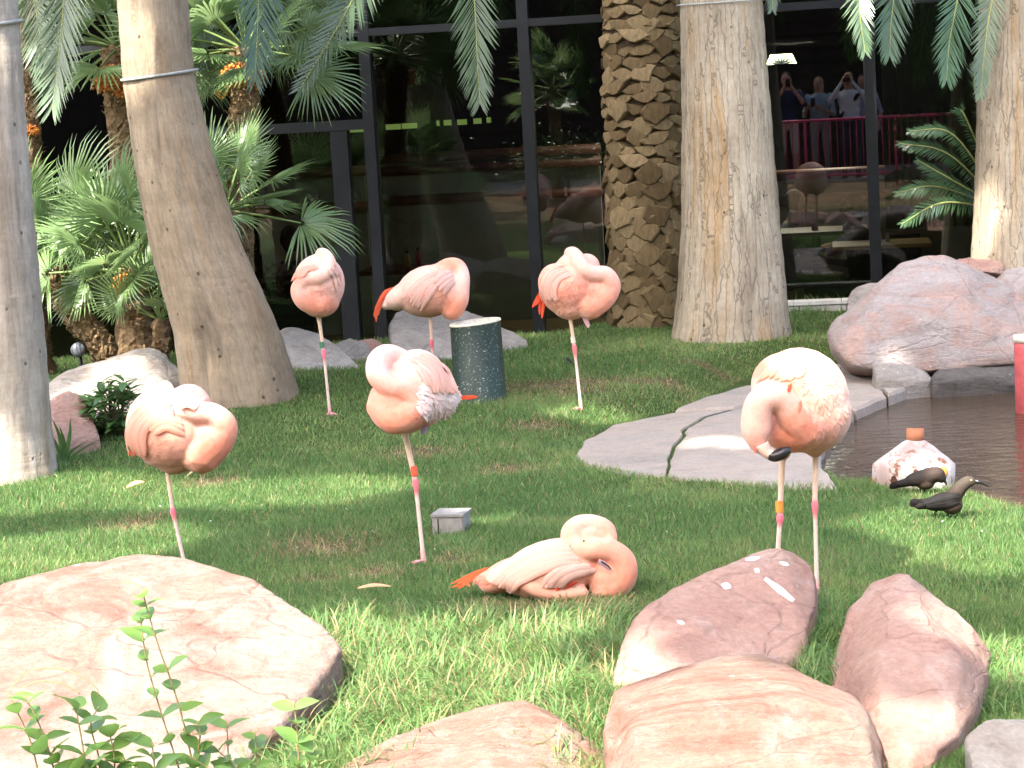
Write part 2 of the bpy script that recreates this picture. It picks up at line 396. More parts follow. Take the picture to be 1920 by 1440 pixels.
# long rough grass between the front boulders
def longgrass(N, poly, name, label, Lr, seed, straw=0.25, edge=0.0):
    r = np.random.default_rng(seed)
    P = np.array(polyw(poly, 0.0)); lo, hi = P.min(0), P.max(0)
    x = r.uniform(lo[0], hi[0], N * 3); y = r.uniform(lo[1], hi[1], N * 3)
    d = sdpoly(x, y, [tuple(p) for p in P]); k = d < r.normal(0, .03, N * 3); x, y, d = x[k][:N], y[k][:N], d[k][:N]; N = len(x)
    z = gz(x, y) - .01
    cl = vnoise(x, y, 3.0, seed + 1) * 2 * np.pi * 2
    az = cl + r.normal(0, .9, N); L = r.uniform(*Lr, N); bend = r.uniform(.35, 1.15, N); W = r.uniform(.0016, .0034, N)
    K = 5; V = np.zeros((N, 2 * K + 1, 3)); px, py, pz = x.copy(), y.copy(), z.copy(); el = np.pi / 2 - r.uniform(0, .5, N)
    for i in range(K + 1):
        wv = W * (1 - (i / K) ** 2 * .9)
        sx, sy = -np.sin(az) * wv, np.cos(az) * wv
        if i < K:
            V[:, 2 * i] = np.stack([px - sx, py - sy, pz], -1); V[:, 2 * i + 1] = np.stack([px + sx, py + sy, pz], -1)
        else: V[:, 2 * K] = np.stack([px, py, pz], -1)
        h = np.cos(el) * L / K; px = px + np.cos(az) * h; py = py + np.sin(az) * h; pz = np.maximum(pz + np.sin(el) * L / K, z + .004)
        el = el - bend * 2.3 / K
    b = (np.arange(N) * (2 * K + 1))[:, None]; F = []
    for i in range(K - 1): F += [b + [2 * i, 2 * i + 1, 2 * i + 3], b + [2 * i, 2 * i + 3, 2 * i + 2]]
    F += [b + [2 * K - 2, 2 * K - 1, 2 * K]]
    col = np.where((r.random(N) < straw)[:, None], np.array([.36, .29, .14]) * r.uniform(.6, 1.2, (N, 1)),
                   np.array([.10, .20, .055]) * (1 - (q := r.random((N, 1)))) + np.array([.18, .29, .09]) * q) * r.uniform(.7, 1.2, (N, 1))
    tag(ob(name, npmesh(name, V.reshape(-1, 3), np.concatenate(F, 0), m_blade, False, np.repeat(col, 2 * K + 1, 0))), label, 'grass', kind='stuff')
longgrass(9000, [(540, 1175), (640, 1150), (800, 1150), (1000, 1160), (1170, 1150), (1190, 1190), (1160, 1330), (1150, 1420), (1050, 1460), (950, 1400), (640, 1480), (470, 1480), (470, 1360), (640, 1230)],
          'long_grass', 'long matted grass blades between the front boulders', (.05, .17), 21, .24)
longgrass(2600, [(1500, 1170), (1530, 1140), (1590, 1150), (1590, 1300), (1540, 1310), (1480, 1260)], 'long_grass', 'tall grass tuft filling the gap between two pink rocks', (.06, .15), 22, .06)
longgrass(1600, [(1800, 1230), (1870, 1200), (1930, 1240), (1930, 1350), (1820, 1350), (1690, 1430), (1640, 1440), (1800, 1360)], 'long_grass', 'tall grass along the right edge beside the pink rock', (.05, .13), 23, .08)
longgrass(900, [(850, 1125), (1000, 1130), (1190, 1120), (1195, 1150), (900, 1165)], 'dry_grass', 'dry straw litter in front of the lying flamingo', (.03, .08), 24, .75)
longgrass(500, [(0, 880), (110, 875), (130, 900), (0, 910)], 'long_grass', 'grass fringe at the foot of the leftmost palm', (.05, .1), 25, .05)
longgrass(700, [(1485, 605), (1590, 590), (1600, 615), (1490, 632)], 'long_grass', 'dark grass tufts below the low block wall', (.06, .16), 26, .05)
longgrass(700, [(815, 1000), (890, 990), (960, 1000), (950, 1030), (860, 1040)], 'long_grass', 'uneven grass beside the grey lawn lamp', (.04, .09), 27, .1)

# ------------------------------------------------------------------ pond
n = NT('pond_water'); co = n.coord('Object', (1, 2.6, 1)); h1 = n.noise(co, 5.5, 4, 0.55, 0.6); h2 = n.noise(co, 22, 3, 0.5)
m_water = n.fin((0.05, 0.033, 0.02), 0.07, 0.5, n.bump(h2, 0.10, 0.01, n.bump(h1, 0.38, 0.03)))
n.b.inputs['IOR'].default_value = 1.33; n.b.inputs['Specular IOR Level'].default_value = 0.6
px_ = [p[0] for p in POND]; py_ = [p[1] for p in POND]
wp = [(p[0], p[1], -0.045) for p in POND]
cx, cy = np.mean(px_), np.mean(py_)
wp2 = [(cx + (a - cx) * 1.0 + 0.1 * np.sign(a - cx), cy + (b - cy) * 1.0 + 0.1 * np.sign(b - cy), z) for a, b, z in wp]
water = tag(ob('pond_water', mesh('pond_water', wp2, [list(range(len(wp2)))], m_water, False)), kind='structure')

# stone ledge round the pond: separate slabs with open joints
n = NT('ledge_stone'); co = n.coord(); f = n.noise(co, 1.6, 7, 0.6, 0.8); g = n.noise(co, 60, 5, 0.7); q = n.noise(co, 7, 6, .7)
c = n.ramp(f, [(0.3, (0.24, 0.22, 0.19)), (0.45, (0.34, 0.28, 0.23)), (0.6, (0.29, 0.26, 0.225)), (0.75, (0.36, 0.27, 0.215))])
c = n.mix(1.0, c, n.ramp(g, [(0.25, (0.75,) * 3), (0.7, (1.08,) * 3)]), 'MULTIPLY')
c = n.mix(n.ramp(q, [(0.52, (0, 0, 0)), (0.70, (0.65,) * 3)]), c, (0.20, 0.165, 0.14))
m_ledge = n.fin(c, 0.85, 0.25, n.bump(g, 0.6, 0.006, n.bump(q, 0.8, 0.02)))
ledge = tag(bpy.data.objects.new('pond_ledge', None), kind='structure'); COL.objects.link(ledge)
SL = [[(1078, 852), (1092, 825), (1150, 793), (1262, 770), (1372, 764), (1322, 778), (1285, 800), (1262, 832), (1250, 856), (1250, 892), (1180, 888), (1100, 872)],
      [(1253, 892), (1254, 858), (1266, 833), (1290, 801), (1326, 780), (1378, 764), (1440, 752), (1540, 752), (1600, 766), (1560, 795), (1536, 850), (1545, 880), (1572, 912), (1480, 912), (1350, 900)],
      [(1266, 768), (1330, 742), (1400, 722), (1470, 716), (1480, 747), (1440, 749), (1376, 762)],
      [(1403, 720), (1440, 694), (1500, 684), (1600, 676), (1640, 702), (1660, 740), (1604, 763), (1542, 749), (1484, 747), (1473, 714)],
      [(1604, 676), (1700, 680), (1745, 708), (1664, 738), (1644, 702)]]
for k, s in enumerate(SL):
    P = [on_plane(u, v, 0.03) for u, v in s]; Q = []
    for i in range(len(P)):
        a, b = P[i], P[(i + 1) % len(P)]; m_ = max(1, int((b - a).length / 0.07))
        for j in range(m_): Q.append(a + (b - a) * (j / m_))
    cen = sum(Q, Vector()) / len(Q); nq = len(Q)
    Q = [q_ + Vector((mnoise.noise(q_ * 6) * .02, mnoise.noise(q_ * 6 + Vector((9, 0, 0))) * .02, 0)) for q_ in Q]
    zt = [0.022 + .004 * (k % 3) + .006 * mnoise.noise(q_ * 2.5) for q_ in Q]
    V = [(q_.x, q_.y, -0.14) for q_ in Q] + [(q_.x, q_.y, z - 0.016) for q_, z in zip(Q, zt)]
    V += [(q_.x + (cen.x - q_.x) * .03, q_.y + (cen.y - q_.y) * .03, z) for q_, z in zip(Q, zt)]
    F = [[i, (i + 1) % nq, nq + (i + 1) % nq, nq + i] for i in range(nq)] + [[nq + i, nq + (i + 1) % nq, 2 * nq + (i + 1) % nq, 2 * nq + i] for i in range(nq)]
    F += [[2 * nq + i for i in range(nq)]]
    ob('slab', mesh('slab', V, F, m_ledge, False), ledge)

# ------------------------------------------------------------------ glass fronted building behind
WA = math.radians(8.5); WN = Vector((math.sin(WA), math.cos(WA), 0)); WT = Vector((math.cos(WA), -math.sin(WA), 0)); WD = 16.96
WM = Matrix((WT, WN, Vector((0, 0, 1)))).transposed().to_4x4(); WM.translation = WN * WD      # local x along the wall, y into the building
def onwall(u, v, dy=0.0):
    r = ray(u, v); D = (WD + dy - C0.dot(WN)) / r.dot(WN); p = WM.inverted() @ (C0 + r * D); return p
def mirror(u, v, Ltot):
    p = at(u, v, Ltot); return p - WN * 2 * (p.dot(WN) - WD)
for u_, v_, L_, r_ in ((775, 370, 33.0, .9), (1035, 170, 34.5, .8), (760, 60, 34.0, .7), (1065, 340, 34.3, .6)): lit(mirror(u_, v_, L_), r_)
LITC = np.array([list(c) for c, r in LIT]); LITR = np.array([r for c, r in LIT])
m_frame = plain('dark_bronze_frame', (0.008, 0.0095, 0.011), 0.5, 0.3, 0.3, 6, 0.1)
n = NT('window_glass'); tr = n.n('ShaderNodeBsdfTransparent'); tr.inputs[0].default_value = (0.62, 0.66, 0.64, 1)
gl = n.n('ShaderNodeBsdfGlossy'); gl.inputs['Roughness'].default_value = 0.0
fr = n.n('ShaderNodeFresnel'); fr.inputs[0].default_value = 1.7
mx = n.n('ShaderNodeMixShader'); n.l(fr.outputs[0], mx.inputs[0]); n.l(tr.outputs[0], mx.inputs[1]); n.l(gl.outputs[0], mx.inputs[2]); n.l(mx.outputs[0], n.out.inputs[0])
m_glass = n.m
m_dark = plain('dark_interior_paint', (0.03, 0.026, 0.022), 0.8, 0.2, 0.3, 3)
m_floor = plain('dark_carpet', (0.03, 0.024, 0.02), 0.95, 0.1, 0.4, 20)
m_fascia = plain('grey_render', (0.22, 0.21, 0.20), 0.9, 0.2, 0.2, 5)
bld = empty('restaurant_building', WN * WD, 'dark restaurant front of tall glass panes in black frames behind the palms', 'building', rot=WM.to_3x3())
Z0 = -0.42; ZT = 4.6
mull = [onwall(u, v, 0).x for u, v in ((60, 400), (385, 400), (704, 400), (1000, 400), (1318, 400), (1637, 330), (1955, 300), (2275, 300))]
mull = [mull[0] - 2.7, mull[0] - 1.35] + mull + [mull[-1] + 1.35]
HW = 0.044
def bbox(name, lo, hi, m, parent=bld): return MB().box(lo, hi).obj(name, m, parent, False)
for mxx in mull: bbox('mullion', (mxx - HW, -0.05, Z0), (mxx + HW, 0.10, ZT), m_frame)
zt1 = onwall(850, 51).z; zt2 = onwall(590, 238).z
for i in range(len(mull) - 1):
    a, b = mull[i] + HW, mull[i + 1] - HW
    door = (i == 3)
    bbox('transom', (a, -0.045, zt1 - 0.03), (b, 0.09, zt1 + 0.03), m_frame)
    bbox('transom', (a, -0.045, Z0), (b, 0.09, Z0 + 0.12), m_frame)
    bbox('transom', (a, -0.045, ZT - 0.1), (b, 0.09, ZT), m_frame)
    bbox('pane', (a, 0.02, zt1 + 0.03), (b, 0.028, ZT - 0.1), m_glass)
    if door:
        bbox('transom', (a, -0.045, zt2 - 0.04), (b, 0.09, zt2 + 0.04), m_frame)
        bbox('pane', (a, 0.02, zt2 + 0.04), (b, 0.028, zt1 - 0.03), m_glass)
        jx = onwall(655, 430).x
        bbox('door_frame', (jx - 0.10, -0.04, Z0 + 0.12), (jx + 0.04, 0.08, zt2 - 0.04), m_frame)
        bbox('pane', (a, 0.02, Z0 + 0.12), (jx - 0.10, 0.028, zt2 - 0.04), m_glass)
        bbox('pane', (jx + 0.04, 0.02, Z0 + 0.12), (b, 0.028, zt2 - 0.04), m_glass)
    else:
        bbox('pane', (a, 0.02, Z0 + 0.12), (b, 0.028, zt1 - 0.03), m_glass)
xa, xb = mull[0] - HW, mull[-1] + HW
bbox('wall', (xa - 6, -0.06, -0.6), (xa, 0.3, 6), m_fascia); bbox('wall', (xb, -0.06, -0.6), (xb + 6, 0.3, 6), m_fascia)
bbox('fascia', (xa, -0.06, ZT), (xb, 0.3, 6.0), m_fascia)
bbox('roof', (xa - 6, -0.9, 6.0), (xb + 6, 11.5, 6.25), m_fascia)
bbox('floor', (xa - 6, 0.3, Z0 - 0.1), (xb + 6, 11, Z0), m_floor)
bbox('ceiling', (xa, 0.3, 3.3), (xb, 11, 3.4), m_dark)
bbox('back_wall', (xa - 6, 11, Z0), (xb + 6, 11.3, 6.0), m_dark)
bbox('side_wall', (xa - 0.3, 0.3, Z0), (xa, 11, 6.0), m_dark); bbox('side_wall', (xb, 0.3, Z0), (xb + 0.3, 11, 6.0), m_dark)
# ------------------------------------------------------------------ boulders
RK_sun = rockmat('pink_sandstone', (0.20, 0.092, 0.066), (0.25, 0.132, 0.098), (0.28, 0.172, 0.130), (0.32, 0.25, 0.205), 2.0, 0.52)
RK_band = rockmat('banded_sandstone', (0.24, 0.115, 0.08), (0.31, 0.175, 0.128), (0.35, 0.23, 0.172), (0.38, 0.30, 0.25), 2.6, 0.58, (0.6, 5, 5), (0.5, 0.3, 0.5))
RK_mauve = rockmat('mauve_sandstone', (0.32, 0.17, 0.13), (0.43, 0.255, 0.20), (0.47, 0.30, 0.235), (0.52, 0.39, 0.33), 2.4, 0.62)
RK_grey = rockmat('grey_pink_boulder', (0.36, 0.22, 0.17), (0.36, 0.305, 0.28), (0.41, 0.36, 0.34), (0.46, 0.31, 0.25), 2.2, 0.56)
RK_white = rockmat('pale_limestone', (0.24, 0.195, 0.155), (0.36, 0.31, 0.26), (0.42, 0.37, 0.32), (0.47, 0.43, 0.38), 2.4, 0.52)
RK_dull = rockmat('dull_grey_rock', (0.22, 0.19, 0.16), (0.30, 0.27, 0.24), (0.36, 0.32, 0.28), (0.42, 0.38, 0.33), 2.6, 0.60)
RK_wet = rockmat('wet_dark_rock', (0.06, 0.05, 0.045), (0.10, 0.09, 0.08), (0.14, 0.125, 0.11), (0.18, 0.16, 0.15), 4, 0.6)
ROCKBVH = []
def rock(name, label, pts, mat, extra=(), back=0.4, vox=None, amp=0.03, sm=2, seed=0, base=True, cuts=14, infl=1.03, group=None):
    P = [at(*p) for p in pts]
    if back: P += [at(u, v + 18, D + back) for u, v, D in pts]
    if base: P += [Vector((p.x, p.y, float(gz(p.x, p.y)) - 0.12)) for p in P]
    P += [at(*p) for p in extra]
    c = sum(P, Vector()) / len(P); c.z = min(p.z for p in P) + .1
    bm = bmesh.new()
    for p in P: bm.verts.new(p - c)
    r = bmesh.ops.convex_hull(bm, input=bm.verts)
    bmesh.ops.delete(bm, geom=[g for g in r['geom_interior'] if isinstance(g, bmesh.types.BMVert)], context='VERTS')
    size = max((max(p[i] for p in P) - min(p[i] for p in P)) for i in range(3)); rc = random.Random(seed * 7 + 1)
    for v in bm.verts: v.co = Vector((v.co.x * infl, v.co.y * infl, v.co.z * infl))
    for i in range(cuts):                    # chip flat faces off the corners
        nv = Vector((rc.uniform(-1, 1), rc.uniform(-1.2, .5), rc.uniform(.3, 1.2))).normalized(); h = max(v.co.dot(nv) for v in bm.verts); pc = nv * (h - size * rc.uniform(.008, .05 if cuts > 14 and not base else .024))
        bmesh.ops.bisect_plane(bm, geom=bm.verts[:] + bm.edges[:] + bm.faces[:], plane_co=pc, plane_no=nv, clear_outer=True)
        vs_ = [v.co.copy() for v in bm.verts]; bm.clear()
        for p in vs_: bm.verts.new(p)
        bmesh.ops.remove_doubles(bm, verts=bm.verts[:], dist=.002)
        r = bmesh.ops.convex_hull(bm, input=bm.verts[:]); bmesh.ops.delete(bm, geom=[g for g in r['geom_interior'] if isinstance(g, bmesh.types.BMVert)], context='VERTS')
    me = bpy.data.meshes.new('t'); bm.to_mesh(me); bm.free()
    size = max((max(p[i] for p in P) - min(p[i] for p in P)) for i in range(3))
    me = remeshed(me, vox or size / 62, sm, 0.5, name)
    V = vco(me); Nn = vno(me); off = (seed * 3.1, seed * 1.7, seed)
    k = 1.6 / size
    d = fbm(V, 2.2 * k, 4, off) * amp * size * 0.55
    # ledges and broken steps
    tt = fbm(V, 1.3 * k, 2, (seed, 5, 2)); lay = V[:, 2] * 9 / size + V[:, 0] * 3 / size + tt * 2.0
    d += (np.abs((lay % 1.0) - 0.5) - 0.25) * amp * 0.35 * size * np.clip(tt * 2, 0, 1)
    rid = np.array([abs(mnoise.noise(Vector(p) * 4.0 * k + Vector(off))) for p in V]); d -= np.clip(0.12 - rid, 0, 1) * amp * size * 1.2
    vo = np.array([mnoise.voronoi(Vector(p) * 1.9 * k + Vector(off))[0][0] for p in V]); d += (vo - .45) * amp * size * 0.28
    vo = np.array([mnoise.voronoi(Vector(p) * 5.5 * k + Vector(off))[0][0] for p in V]); d += (vo - .45) * amp * size * 0.22
    d += fbm(V, 14 * k, 3, off) * amp * size * 0.10
    V = V + Nn * d[:, None]; me.vertices.foreach_set('co', V.astype(np.float32).ravel()); me.update()
    me.materials.append(mat)
    o = tag(ob(name, me, loc=c), label, 'rock', group)
    return o
rock('boulder', 'large sunlit pale pink boulder in the lower left corner', [(-260, 1150, 7.3), (-60, 1128, 7.4), (10, 1117, 7.45), (45, 1104, 7.5), (80, 1078, 7.55), (180, 1066, 7.6), (220, 1050, 7.6), (285, 1044, 7.6), (345, 1053, 7.55), (400, 1082, 7.45), (455, 1083, 7.4), (520, 1128, 7.25), (600, 1178, 7.05), (636, 1214, 6.95), (610, 1255, 6.8), (570, 1300, 6.6), (520, 1350, 6.45), (330, 1210, 6.85), (150, 1230, 6.8), (-150, 1250, 6.8)],
     RK_sun, extra=[(450, 1430, 6.2), (300, 1520, 5.95), (100, 1560, 5.85), (-250, 1580, 5.8), (450, 1480, 6.2)], seed=1, amp=.018, vox=.013, cuts=8, infl=1.02)
rock('boulder', 'low banded cream and pink slab at the bottom centre', [(560, 1480, 6.05), (640, 1440, 6.2), (720, 1402, 6.25), (800, 1362, 6.3), (900, 1326, 6.35), (960, 1308, 6.35), (1003, 1322, 6.3), (1050, 1366, 6.2), (1110, 1392, 6.15), (1147, 1424, 6.1), (1160, 1480, 5.95)],
     RK_band, extra=[(700, 1600, 5.6), (1100, 1600, 5.6), (560, 1560, 5.8), (900, 1470, 5.85)], back=.2, seed=2, amp=.022, vox=.011)
rock('boulder', 'mauve pink boulder with white droppings under the two legged flamingo', [(1163, 1240, 6.9), (1200, 1148, 7.1), (1262, 1103, 7.3), (1380, 1058, 7.5), (1440, 1034, 7.6), (1482, 1030, 7.6), (1512, 1058, 7.55), (1524, 1110, 7.35), (1516, 1150, 7.2), (1497, 1195, 7.05), (1494, 1265, 6.85), (1330, 1180, 7.0), (1155, 1300, 6.7), (1180, 1320, 6.65), (1480, 1300, 6.7)],
     RK_mauve, back=.18, seed=3, amp=.020, vox=.0095, cuts=16)
rock('boulder', 'bright sunlit pink boulder at the bottom right of centre', [(1143, 1370, 6.0), (1158, 1295, 6.25), (1250, 1250, 6.3), (1340, 1234, 6.32), (1420, 1232, 6.32), (1482, 1244, 6.3), (1525, 1274, 6.2), (1600, 1308, 6.1), (1628, 1338, 6.0), (1646, 1400, 5.85), (1195, 1372, 5.78), (1350, 1332, 5.84), (1500, 1312, 5.9), (1615, 1342, 5.86)],
     RK_band, extra=[(1148, 1450, 5.8), (1210, 1540, 5.5), (1450, 1600, 5.42), (1645, 1540, 5.5)], back=.12, seed=4, amp=.018, vox=.010, cuts=10)
rock('boulder', 'tan pink pointed boulder at the right standing alone in grass', [(1548, 1280, 6.75), (1580, 1200, 6.95), (1600, 1130, 7.1), (1625, 1083, 7.2), (1660, 1068, 7.2), (1703, 1078, 7.15), (1742, 1120, 7.05), (1800, 1170, 6.9), (1852, 1212, 6.8), (1845, 1262, 6.5), (1815, 1325, 6.2), (1792, 1375, 6.0), (1700, 1442, 5.72), (1640, 1456, 5.72), (1600, 1330, 6.2), (1650, 1170, 6.65), (1765, 1240, 6.3)],
     RK_mauve, back=.12, seed=5, amp=.020, vox=.0095, cuts=16)
rock('boulder', 'small pale rock cut off by the bottom right corner', [(1812, 1385, 5.7), (1850, 1354, 5.75), (1920, 1348, 5.75), (2010, 1360, 5.75), (1830, 1450, 5.55), (2010, 1480, 5.5)], RK_white, back=.15, seed=6, amp=.022, vox=.011)
rock('stone', 'small grey stone at the left edge behind the large boulder', [(-60, 1110, 8.2), (-10, 1098, 8.2), (18, 1104, 8.2), (25, 1116, 8.1)], RK_dull, back=.1, seed=7)
rock('boulder', 'big humped grey and pink boulder overhanging the pond', [(1556, 615, 13.4), (1572, 590, 13.4), (1612, 570, 13.5), (1650, 538, 13.6), (1690, 494, 13.7), (1730, 477, 13.7), (1775, 475, 13.7), (1832, 489, 13.7), (1872, 519, 13.7), (1907, 558, 13.6), (1925, 600, 13.5), (2000, 640, 13.5), (1600, 682, 13.1), (1650, 694, 13.05), (1740, 698, 13.0), (1790, 688, 13.0), (1840, 668, 13.0), (1960, 672, 13.0), (1565, 650, 13.2), (1700, 600, 13.1), (1800, 560, 13.2)],
     RK_grey, back=.5, seed=8, amp=.024, base=False, cuts=16)
rock('boulder', 'flat grey rock behind the humped pond boulder', [(1590, 560, 14.7), (1600, 541, 14.8), (1640, 532, 14.8), (1690, 532, 14.8), (1740, 560, 14.7), (1590, 600, 14.6), (1740, 600, 14.6)], RK_dull, back=.3, seed=9)
rock('boulder', 'grey boulder at the right edge above the pond', [(1872, 530, 14.3), (1890, 512, 14.3), (1950, 506, 14.3), (2040, 540, 14.2), (1870, 600, 14.0), (2040, 640, 14.0)], RK_grey, back=.4, seed=10)
rock('stone', 'flat red stone lying at the foot of the rightmost palm', [(1795, 488, 14.6), (1820, 483, 14.7), (1875, 489, 14.7), (1882, 496, 14.6), (1880, 512, 14.5), (1800, 505, 14.5)], RK_mauve, back=.2, seed=11, base=False)
rock('stone', 'thin cracked stone under the humped boulder beside the pond', [(1640, 690, 13.0), (1680, 688, 13.0), (1735, 696, 12.95), (1745, 706, 12.9), (1700, 716, 12.85), (1645, 704, 12.9)], RK_dull, back=.2, seed=12, amp=.03)
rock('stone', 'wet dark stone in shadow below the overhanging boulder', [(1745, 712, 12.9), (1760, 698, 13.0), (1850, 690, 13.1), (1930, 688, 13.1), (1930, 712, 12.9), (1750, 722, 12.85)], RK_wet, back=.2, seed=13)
rock('boulder', 'broad white sunlit rock left of the leaning palm', [(60, 740, 13.0), (97, 714, 13.2), (150, 690, 13.4), (200, 672, 13.5), (262, 655, 13.6), (310, 661, 13.6), (338, 690, 13.4), (350, 745, 13.2), (342, 790, 12.9), (210, 805, 12.7), (100, 800, 12.7), (200, 725, 13.0), (300, 730, 13.0)], RK_white, back=.3, seed=14, amp=.032)
rock('boulder', 'glaring white rock just right of the leaning palm', [(515, 618, 14.2), (560, 614, 14.3), (600, 628, 14.3), (640, 662, 14.1), (676, 690, 13.9), (600, 712, 13.6), (510, 712, 13.6), (550, 660, 13.9)], RK_white, back=.3, seed=15, amp=.02)
rock('stone', 'grey rounded stone behind the back left flamingo leg', [(622, 648, 14.6), (655, 636, 14.7), (688, 642, 14.7), (696, 668, 14.5), (630, 675, 14.5)], RK_dull, back=.25, seed=16)
rock('stone', 'brownish stone in front of the window beside the grey one', [(672, 640, 14.9), (700, 637, 14.9), (728, 652, 14.8), (742, 690, 14.6), (680, 680, 14.6)], RK_mauve, back=.25, seed=17)
rock('boulder', 'wedge shaped brown boulder under the back middle flamingo', [(732, 604, 15.1), (748, 582, 15.2), (775, 574, 15.2), (850, 580, 15.2), (905, 598, 15.1), (985, 634, 14.9), (990, 660, 14.8), (735, 660, 14.8)], RK_dull, back=.3, seed=18)
rock('stone', 'pale stone low in front of the wedge shaped boulder', [(733, 628, 14.7), (760, 618, 14.75), (820, 632, 14.7), (860, 650, 14.6), (860, 670, 14.4), (735, 670, 14.4)], RK_white, back=.15, seed=19)
rock('stone', 'mauve leaning stone between the leftmost palm and the shrub', [(92, 750, 12.0), (112, 737, 12.05), (132, 732, 12.1), (160, 745, 12.1), (172, 790, 11.95), (186, 824, 11.8), (100, 845, 11.7), (90, 800, 11.8)], RK_mauve, back=.2, seed=20, amp=.02)

# bird droppings on the boulder
m_drop = plain('dropping_white', (0.75, 0.73, 0.68), 0.8, 0.2, .1, 40)

# ------------------------------------------------------------------ tall palm trunks
def barkmat(name, base, dark, stain, crack=1.0, vs=60, streak=0.5, rings=22):
    n = NT(name); tc = n.n('ShaderNodeTexCoord')
    def uvn(sc, scale, det=6, rough=.65, dist=0):
        mp = n.n('ShaderNodeMapping'); mp.inputs['Scale'].default_value = sc; n.l(tc.outputs['UV'], mp.inputs[0]); return mp.outputs[0], n.noise(mp.outputs[0], scale, det, rough, dist)
    _, st = uvn((2.2, 0.16, 1), 2.6, 5, .6, .5)
    _, fb = uvn((1, 0.14, 1), vs, 4, .6)
    _, gr = uvn((1, 1, 1), 26, 7, .7)
    _, bl = uvn((1, .6, 1), 4, 5, .6)
    mp, _ = uvn((1, 0.07, 1), 1)
    vr = n.n('ShaderNodeTexVoronoi', feature='DISTANCE_TO_EDGE'); vr.inputs['Scale'].default_value = 26; vr.inputs['Randomness'].default_value = 1
    wm = n.n('ShaderNodeMixRGB'); wm.inputs[0].default_value = .025; n.l(mp, wm.inputs[1]); nn = n.n('ShaderNodeTexNoise'); nn.inputs['Scale'].default_value = 14; n.l(tc.outputs['UV'], nn.inputs['Vector']); n.l(nn.outputs['Color'], wm.inputs[2])
    n.l(wm.outputs[0], vr.inputs['Vector'])
    ck = n.ramp(vr.outputs['Distance'], [(0.0, (0, 0, 0)), (0.05, (1, 1, 1))])
    mp2, rg = uvn((.35, rings, 1), 1.0, 4, .6, .3)
    pt = n.n('ShaderNodeTexVoronoi'); pt.inputs['Scale'].default_value = 9; mp3, _ = uvn((1.4, .8, 1), 1); n.l(mp3, pt.inputs['Vector'])
    pit = n.ramp(pt.outputs['Distance'], [(0.055, (0, 0, 0)), (0.10, (1, 1, 1))])
    c = n.ramp(st, [(0.32, dark), (0.46, base), (0.56, base), (0.66, stain)])
    c = n.mix(0.5, c, n.mix(1.0, c, n.ramp(fb, [(0.3, (.6,) * 3), (.7, (1.2,) * 3)]), 'MULTIPLY'))
    c = n.mix(0.6, c, n.mix(1.0, c, n.ramp(bl, [(0.3, (.65, .6, .55)), (.65, (1.15,) * 3)]), 'MULTIPLY'))
    c = n.mix(1.0, c, n.ramp(gr, [(0.25, (.82,) * 3), (.65, (1.06,) * 3)]), 'MULTIPLY')
    c = n.mix(n.math('MULTIPLY', n.math('SUBTRACT', 1.0, ck), 0.55 * crack), c, tuple(x * .3 for x in dark))
    c = n.mix(n.math('MULTIPLY', n.math('SUBTRACT', 1.0, pit), 0.75), c, tuple(x * .22 for x in dark))
    h = n.bump(rg, .35, .012); h = n.bump(fb, .35, .006, h); h = n.bump(ck, .5 * crack, .008, h); h = n.bump(pit, .6, .01, h)
    return n.fin(c, 0.9, 0.15, h)
BK_a = barkmat('palm_bark_grey', (0.36, 0.315, 0.26), (0.235, 0.195, 0.155), (0.31, 0.245, 0.175), .35, 50, rings=30)
BK_b = barkmat('palm_bark_brown', (0.29, 0.23, 0.16), (0.16, 0.125, 0.09), (0.30, 0.215, 0.13), .45, 60, rings=16)
BK_c = barkmat('palm_bark_streaked', (0.37, 0.315, 0.23), (0.21, 0.17, 0.12), (0.35, 0.24, 0.125), 1.0, 70, rings=8)
